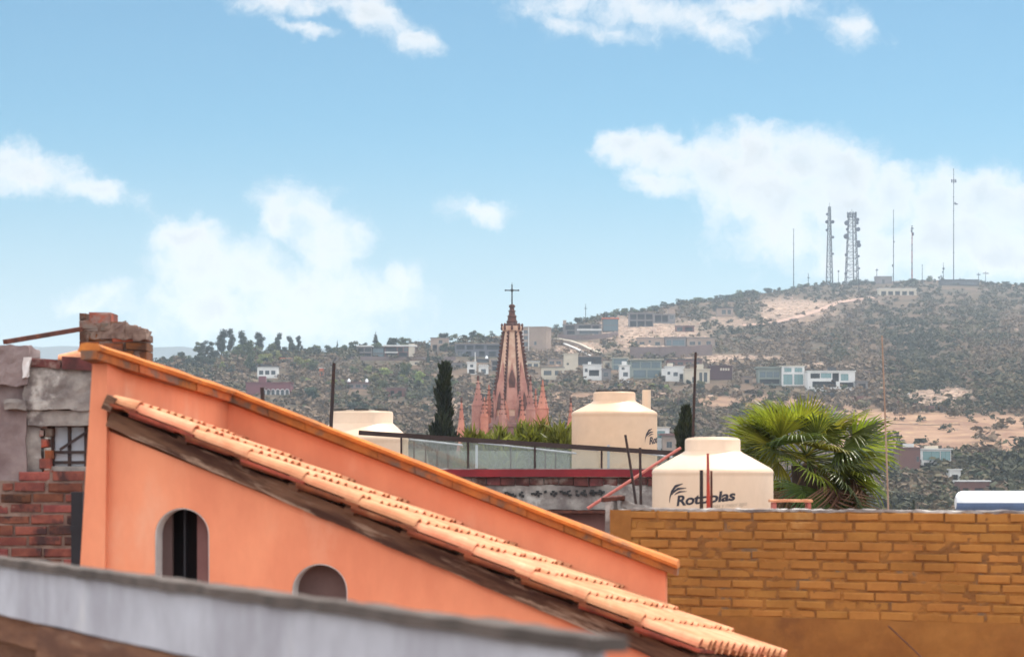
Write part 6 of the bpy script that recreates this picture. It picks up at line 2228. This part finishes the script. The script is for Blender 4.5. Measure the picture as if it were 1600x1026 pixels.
# low scrub that nobody could count, with loose stones on the bare patches
def scrub():
    rg = np.random.default_rng(5)
    r = random.Random(5)
    Vs, Fs, ts, n0 = [], [], [], 0
    RV, RF, rn = [], [], 0
    want, tries = 15000, 0
    cnt = 0
    tmpl = []
    for s in range(14):
        cl = []
        q = random.Random(s)
        for i in range(4):
            a = q.uniform(0, 6.28)
            d = q.uniform(.1, .7)
            z = q.uniform(.4, .7)
            cl.append((math.cos(a) * d, math.sin(a) * d, q.uniform(.25, .95), z, z, z * .8))
        tmpl.append(leaf_cloud(cl, 40, .26, np.random.default_rng(100 + s)))
    while cnt < want and tries < 90000:
        tries += 1
        px = r.uniform(-60, 1680)
        ry = ridge(px)
        py = ry + 1 + (800 - ry - 1) * r.random()
        if px < 900 and py > 700:
            continue
        b, g = bare_of(px, py)
        right = max(0, min(1, (px - 1150) / 250)) * (1 if py < 645 else .4)
        dn = mnoise.noise((px * .018, py * .03, 9.3)) * .5 + .5
        d = (.5 + .45 * right + .7 * (dn - .4) + .5 * max(0, 1 - (py - ry) / 24)) * (1 - b) ** 1.3 * (1 - .95 * g)
        if b > .5:
            d = max(d, .05)
        if r.random() > d:
            continue
        if any(abs(px - hx) < hw + 2 and hy < py < hy + 24 for hx, hy, hw, _s in HOUSES) and r.random() < .85:
            continue
        p = T(px, py)
        s = (r.uniform(.8, 1.9) + 1.7 * r.random() ** 3 + 1.6 * r.random() ** 14) * (1.05 if py < 640 else .95)
        V, Fq = tmpl[r.randrange(14)]
        a = r.uniform(0, 6.28)
        ca, sa = math.cos(a), math.sin(a)
        R = np.array([[ca, -sa, 0], [sa, ca, 0], [0, 0, 1]])
        W = (V * np.array([1.25, 1.25, .95]) * s) @ R.T + np.array(p)
        Vs.append(W)
        Fs.append(Fq + n0)
        n0 += len(W)
        tint = min(1, max(0, .5 + .9 * mnoise.noise((px * .012, py * .02, 4.4)) + r.uniform(-.35, .35) + (.1 if px > 1300 and py < 640 else -.05) + .3 * max(0, 1 - (py - ry) / 24) + (.5 if px > 1380 and py > 715 else 0)))
        ts.append(np.full(len(W), tint))
        cnt += 1
    for _ in range(1500):                       # gardens and waste ground of the plain below the hill
        Yp = r.uniform(230, 500)
        p = Vector((r.uniform(-.32, .32) * Yp, Yp, 0))
        s = r.uniform(1.0, 2.4)
        V, Fq = tmpl[r.randrange(14)]
        W = V * np.array([1.25, 1.25, .95]) * s + np.array(p)
        Vs.append(W)
        Fs.append(Fq + n0)
        n0 += len(W)
        ts.append(np.full(len(W), r.uniform(.2, 1.0)))
    mb = MB()
    mb.add(np.concatenate(Vs), np.concatenate(Fs))
    m, nt, out = newmat('scrub_leaf')
    at = nd(nt, 'ShaderNodeAttribute', attribute_name='tint')
    cr = nd(nt, 'ShaderNodeValToRGB')
    cr.color_ramp.elements[0].position = 0
    cr.color_ramp.elements[0].color = lin(138, 116, 94, .54)
    cr.color_ramp.elements[1].position = 1
    cr.color_ramp.elements[1].color = lin(72, 72, 50, .5)
    for pos, c in ((.35, lin(122, 102, 82, .55)), (.6, lin(108, 98, 70, .54)), (.8, lin(86, 84, 58, .52))):
        e = cr.color_ramp.elements.new(pos)
        e.color = c
    nt.links.new(at.outputs['Fac'], cr.inputs[0])
    ge = nd(nt, 'ShaderNodeNewGeometry')
    hs = nd(nt, 'ShaderNodeHueSaturation')
    mr = nd(nt, 'ShaderNodeMapRange')
    mr.inputs['To Min'].default_value = .82
    mr.inputs['To Max'].default_value = 1.18
    nt.links.new(ge.outputs['Random Per Island'], mr.inputs['Value'])
    nt.links.new(mr.outputs[0], hs.inputs['Value'])
    nt.links.new(cr.outputs[0], hs.inputs['Color'])
    bs = nd(nt, 'ShaderNodeBsdfPrincipled')
    bs.inputs['Roughness'].default_value = .85
    bs.inputs['Specular IOR Level'].default_value = .15
    nt.links.new(hs.outputs[0], bs.inputs['Base Color'])
    nt.links.new(bs.outputs[0], out.inputs[0])
    tag(mb.build('scrub', m, attr={'tint': np.concatenate(ts)}), kind='stuff')
    # stones
    mb = MB()
    cnt = tries = 0
    while cnt < 1500 and tries < 60000:
        tries += 1
        px = r.uniform(480, 1600)
        py = ridge(px) + 2 + (700 - ridge(px)) * r.random()
        b, g = bare_of(px, py)
        out_ = .012 + (.05 if (px > 1380 and 470 < py < 560) else 0) * (1 if mnoise.noise((px * .02, py * .03, 2.2)) > .1 else .1)
        if r.random() > max(b * .9, out_):
            continue
        p = T(px, py)
        s = r.uniform(.3, .9) + .9 * r.random() ** 5
        pts = [Vector((x * s * r.uniform(.7, 1.3), y * s * r.uniform(.7, 1.3), z * s * r.uniform(.5, 1.0))) + p for x, y, z in
               ((-1, -1, -.4), (1, -1, -.4), (1, 1, -.4), (-1, 1, -.4), (-.6, -.7, .6), (.7, -.6, .6), (.6, .6, .7), (-.7, .6, .6))]
        mb.hexa(pts)
        cnt += 1
    tag(mb.build('rubble', pmat('pale_loose_stone', lin(196, 170, 148, .72), lin(160, 134, 116, .66), scale=.3, rough=.95, island=.3)), kind='stuff')


scrub()

# ------------------------------------------------------------------ sky, sun, air
SUN_EL, SUN_AZ = math.radians(62), math.radians(38)      # azimuth from +Y (straight ahead) to the right
w = bpy.data.worlds.new('World')
SC.world = w
w.use_nodes = True
nt = w.node_tree
for n in list(nt.nodes):
    nt.nodes.remove(n)
out = nd(nt, 'ShaderNodeOutputWorld')
bg = nd(nt, 'ShaderNodeBackground')
bg.inputs['Strength'].default_value = SKY_STRENGTH
nt.links.new(bg.outputs[0], out.inputs[0])
sky = nd(nt, 'ShaderNodeTexSky', sky_type='NISHITA')
sky.sun_disc = False
sky.sun_elevation = SUN_EL
sky.sun_rotation = SUN_AZ
sky.altitude = 1900
sky.air_density = 1.0
sky.dust_density = 1.2
sky.ozone_density = 1.6
geo = nd(nt, 'ShaderNodeTexCoord').outputs['Generated']
sep = nd(nt, 'ShaderNodeSeparateXYZ')
nt.links.new(geo, sep.inputs[0])


def math_(op, a, b=None, c=None):
    n = nd(nt, 'ShaderNodeMath', operation=op)
    for i, v in enumerate((a, b, c)):
        if v is None:
            continue
        if hasattr(v, 'node'):
            nt.links.new(v, n.inputs[i])
        else:
            n.inputs[i].default_value = v
    return n.outputs[0]


# azimuth and elevation of the looked-at direction, in units of 1/3777 rad
az = math_('MULTIPLY', math_('ARCTAN2', sep.outputs[0], sep.outputs[1]), F)
el = math_('MULTIPLY', math_('ARCSINE', sep.outputs[2]), F)
cmb = nd(nt, 'ShaderNodeCombineXYZ')
nt.links.new(az, cmb.inputs[0])
nt.links.new(el, cmb.inputs[1])
co = cmb.outputs[0]
# warp the cloud outlines
wn = nd(nt, 'ShaderNodeTexNoise')
wn.inputs['Scale'].default_value = .016
wn.inputs['Detail'].default_value = 6
wn.inputs['Roughness'].default_value = .6
nt.links.new(co, wn.inputs['Vector'])
vs_ = nd(nt, 'ShaderNodeVectorMath', operation='SUBTRACT')
nt.links.new(wn.outputs['Color'], vs_.inputs[0])
vs_.inputs[1].default_value = (.5, .5, .5)
vm = nd(nt, 'ShaderNodeVectorMath', operation='MULTIPLY_ADD')
nt.links.new(vs_.outputs[0], vm.inputs[0])
vm.inputs[1].default_value = (70, 60, 0)
nt.links.new(co, vm.inputs[2])
wco = vm.outputs[0]
# clouds: (x, y in picture pixels, rx, ry, tilt in degrees, weight)
CLOUDS = [(975, 232, 48, 30, 0, 1), (1040, 245, 60, 40, 20, 1), (1120, 272, 75, 55, 20, 1), (1185, 248, 62, 46, 0, 1), (1250, 252, 70, 48, 0, 1), (1315, 272, 75, 58, 15, 1), (1220, 315, 130, 62, 10, .95), (1330, 335, 110, 66, 0, .9),
          (1395, 312, 50, 48, 0, 1), (1470, 322, 62, 55, 0, 1), (1540, 318, 75, 52, 0, 1), (1500, 385, 150, 70, 0, .95), (1610, 345, 90, 60, 0, 1), (1390, 400, 170, 46, 0, .8), (1250, 375, 130, 50, 0, .6), (1560, 410, 130, 40, 0, .9),
          (1030, 285, 60, 26, 25, .8),
          (285, 372, 62, 30, 0, 0.82), (300, 415, 66, 60, 0, 0.77), (385, 430, 90, 55, 10, 0.82), (438, 345, 38, 52, -15, 0.73), (490, 335, 55, 42, 25, 0.73), (520, 390, 58, 70, 0, 0.69), (480, 455, 130, 52, 0, 0.73), (320, 480, 110, 45, 0, 0.77),
          (628, 440, 32, 30, 0, 0.60), (590, 470, 90, 42, 0, 0.56), (430, 500, 200, 40, 0, 0.65),
          (40, 278, 90, 38, 10, 0.86), (140, 300, 90, 22, 14, 0.73), (0, 262, 60, 40, 0, 0.77), (745, 330, 58, 19, 4, 0.73), (168, 460, 42, 24, 0, 0.53), (150, 478, 80, 20, 0, 0.43),
          (580, 22, 90, 32, 24, 0.82), (648, 62, 52, 19, 22, 0.82), (440, 8, 80, 18, 0, 0.65), (478, 47, 48, 10, 12, 0.56), (868, 38, 40, 18, 10, 0.65), (900, 8, 110, 24, 0, 0.56), (1010, 20, 160, 36, 8, 0.50), (1125, 52, 55, 28, 40, 0.62),
          (1170, 8, 120, 22, 0, 0.62), (1325, 48, 52, 26, 20, 0.57), (960, 55, 110, 18, 5, 0.43)]
D_ = None
for (cx, cy, rx, ry, rot, wt) in CLOUDS:
    mp = nd(nt, 'ShaderNodeMapping', vector_type='TEXTURE')
    a_, e_ = math.atan((cx - HX) / F) * F, math.atan((HY - cy) / F) * F
    mp.inputs['Location'].default_value = (a_, e_, 0)
    mp.inputs['Rotation'].default_value = (0, 0, -math.radians(rot))
    mp.inputs['Scale'].default_value = (rx * 1.35, ry * 1.35, 1)
    nt.links.new(wco, mp.inputs['Vector'])
    ln = nd(nt, 'ShaderNodeVectorMath', operation='LENGTH')
    nt.links.new(mp.outputs[0], ln.inputs[0])
    v = math_('MULTIPLY_ADD', ln.outputs['Value'], -wt, wt)
    if D_ is None:
        D_ = v
    else:
        n = nd(nt, 'ShaderNodeMath', operation='SMOOTH_MAX')
        nt.links.new(D_, n.inputs[0])
        nt.links.new(v, n.inputs[1])
        n.inputs[2].default_value = .18
        D_ = n.outputs[0]
nz = nd(nt, 'ShaderNodeTexNoise')
nz.inputs['Scale'].default_value = .018
nz.inputs['Detail'].default_value = 9
nz.inputs['Roughness'].default_value = .62
nt.links.new(wco, nz.inputs['Vector'])
nb = nd(nt, 'ShaderNodeTexNoise')
nb.inputs['Scale'].default_value = .009
nb.inputs['Detail'].default_value = 6
nb.inputs['Roughness'].default_value = .55
nt.links.new(wco, nb.inputs['Vector'])
dens = math_('ADD', D_, math_('MULTIPLY_ADD', nz.outputs['Fac'], 1.1, -.55))
alpha = ramp(nt, dens, 0, .66)
alpha = math_('MULTIPLY', alpha, math_('MULTIPLY_ADD', nb.outputs['Fac'], .7, .46))
alpha = math_('MINIMUM', alpha, .96)
# bright cloud added overhead and behind, out of view, as fill for shaded faces
n3 = nd(nt, 'ShaderNodeTexNoise')
n3.inputs['Scale'].default_value = 2.6
n3.inputs['Detail'].default_value = 6
nt.links.new(geo, n3.inputs['Vector'])
out_m = math_('MAXIMUM', ramp(nt, sep.outputs[2], .32, .5), ramp(nt, sep.outputs[1], .75, .2))
a3 = math_('MULTIPLY', math_('MULTIPLY', ramp(nt, n3.outputs['Fac'], .38, .55), out_m), .95)
inner = ramp(nt, math_('ADD', dens, math_('MULTIPLY_ADD', nb.outputs['Fac'], .7, -.35)), .3, 1.25)
ccol = mixc(nt, inner, CLOUD_LIGHT, CLOUD_SHADE)
tone = nd(nt, 'ShaderNodeHueSaturation')
tone.inputs['Hue'].default_value = SKY_HUE
tone.inputs['Saturation'].default_value = SKY_SAT
tone.inputs['Value'].default_value = SKY_VAL
nt.links.new(sky.outputs[0], tone.inputs['Color'])
skyc = mixc(nt, 1.0, tone.outputs[0], SKY_TINT, 'MULTIPLY')
skyc = mixc(nt, math_('MULTIPLY', ramp(nt, sep.outputs[2], .15, .01), .75), skyc, (2.62, 2.68, 2.75, 1))      # dusty horizon
nt.links.new(mixc(nt, a3, mixc(nt, alpha, skyc, ccol), ADDED_FILL), bg.inputs['Color'])

sl = bpy.data.lights.new('sun', 'SUN')
sl.energy = SUN_E
sl.angle = math.radians(.5)
sl.color = (1.0, .93, .82)
so = bpy.data.objects.new('sun', sl)
COL.objects.link(so)
dv = Vector((math.sin(SUN_AZ) * math.cos(SUN_EL), math.cos(SUN_AZ) * math.cos(SUN_EL), math.sin(SUN_EL)))
so.rotation_euler = dv.to_track_quat('Z', 'Y').to_euler()
so.location = (20, 30, 60)

# the hazy air between the roofs and the hills
mb = MB()
mb.span((-6500, -500, -60), (9000, 8200, 278))
m, nt2, out2 = newmat('hazy_air')
pv = nd(nt2, 'ShaderNodeVolumePrincipled')
pv.inputs['Color'].default_value = (.70, .85, 1.0, 1)
pv.inputs['Density'].default_value = HAZE
pv.inputs['Anisotropy'].default_value = .2
nt2.links.new(pv.outputs[0], out2.inputs['Volume'])
if HAZE:
    hz = mb.build('haze', m)
    tag(hz, kind='stuff')

# ------------------------------------------------------------------ camera and output
cd = bpy.data.cameras.new('camera')
cam = bpy.data.objects.new('camera', cd)
COL.objects.link(cam)
cam.location = (0, 0, CZ)
cam.rotation_euler = (math.radians(90), 0, 0)
cd.sensor_width = 36
cd.lens = 36 * F / 1600
cd.shift_y = (HY - 513) / 1600
cd.clip_end = 40000
cd.clip_start = .1
cd.dof.use_dof = True
cd.dof.focus_distance = 45
cd.dof.aperture_fstop = 4.8
SC.camera = cam
SC.view_settings.view_transform = 'Standard'
SC.view_settings.look = 'None'
SC.view_settings.exposure = EXPO
SC.view_settings.gamma = 1
SC.render.engine = 'CYCLES'
SC.cycles.max_bounces = 8
SC.cycles.volume_bounces = 1
SC.cycles.transparent_max_bounces = 12
SC.cycles.use_denoising = True
SC.cycles.sample_clamp_indirect = 8
SC.cycles.caustics_reflective = False
SC.cycles.caustics_refractive = False
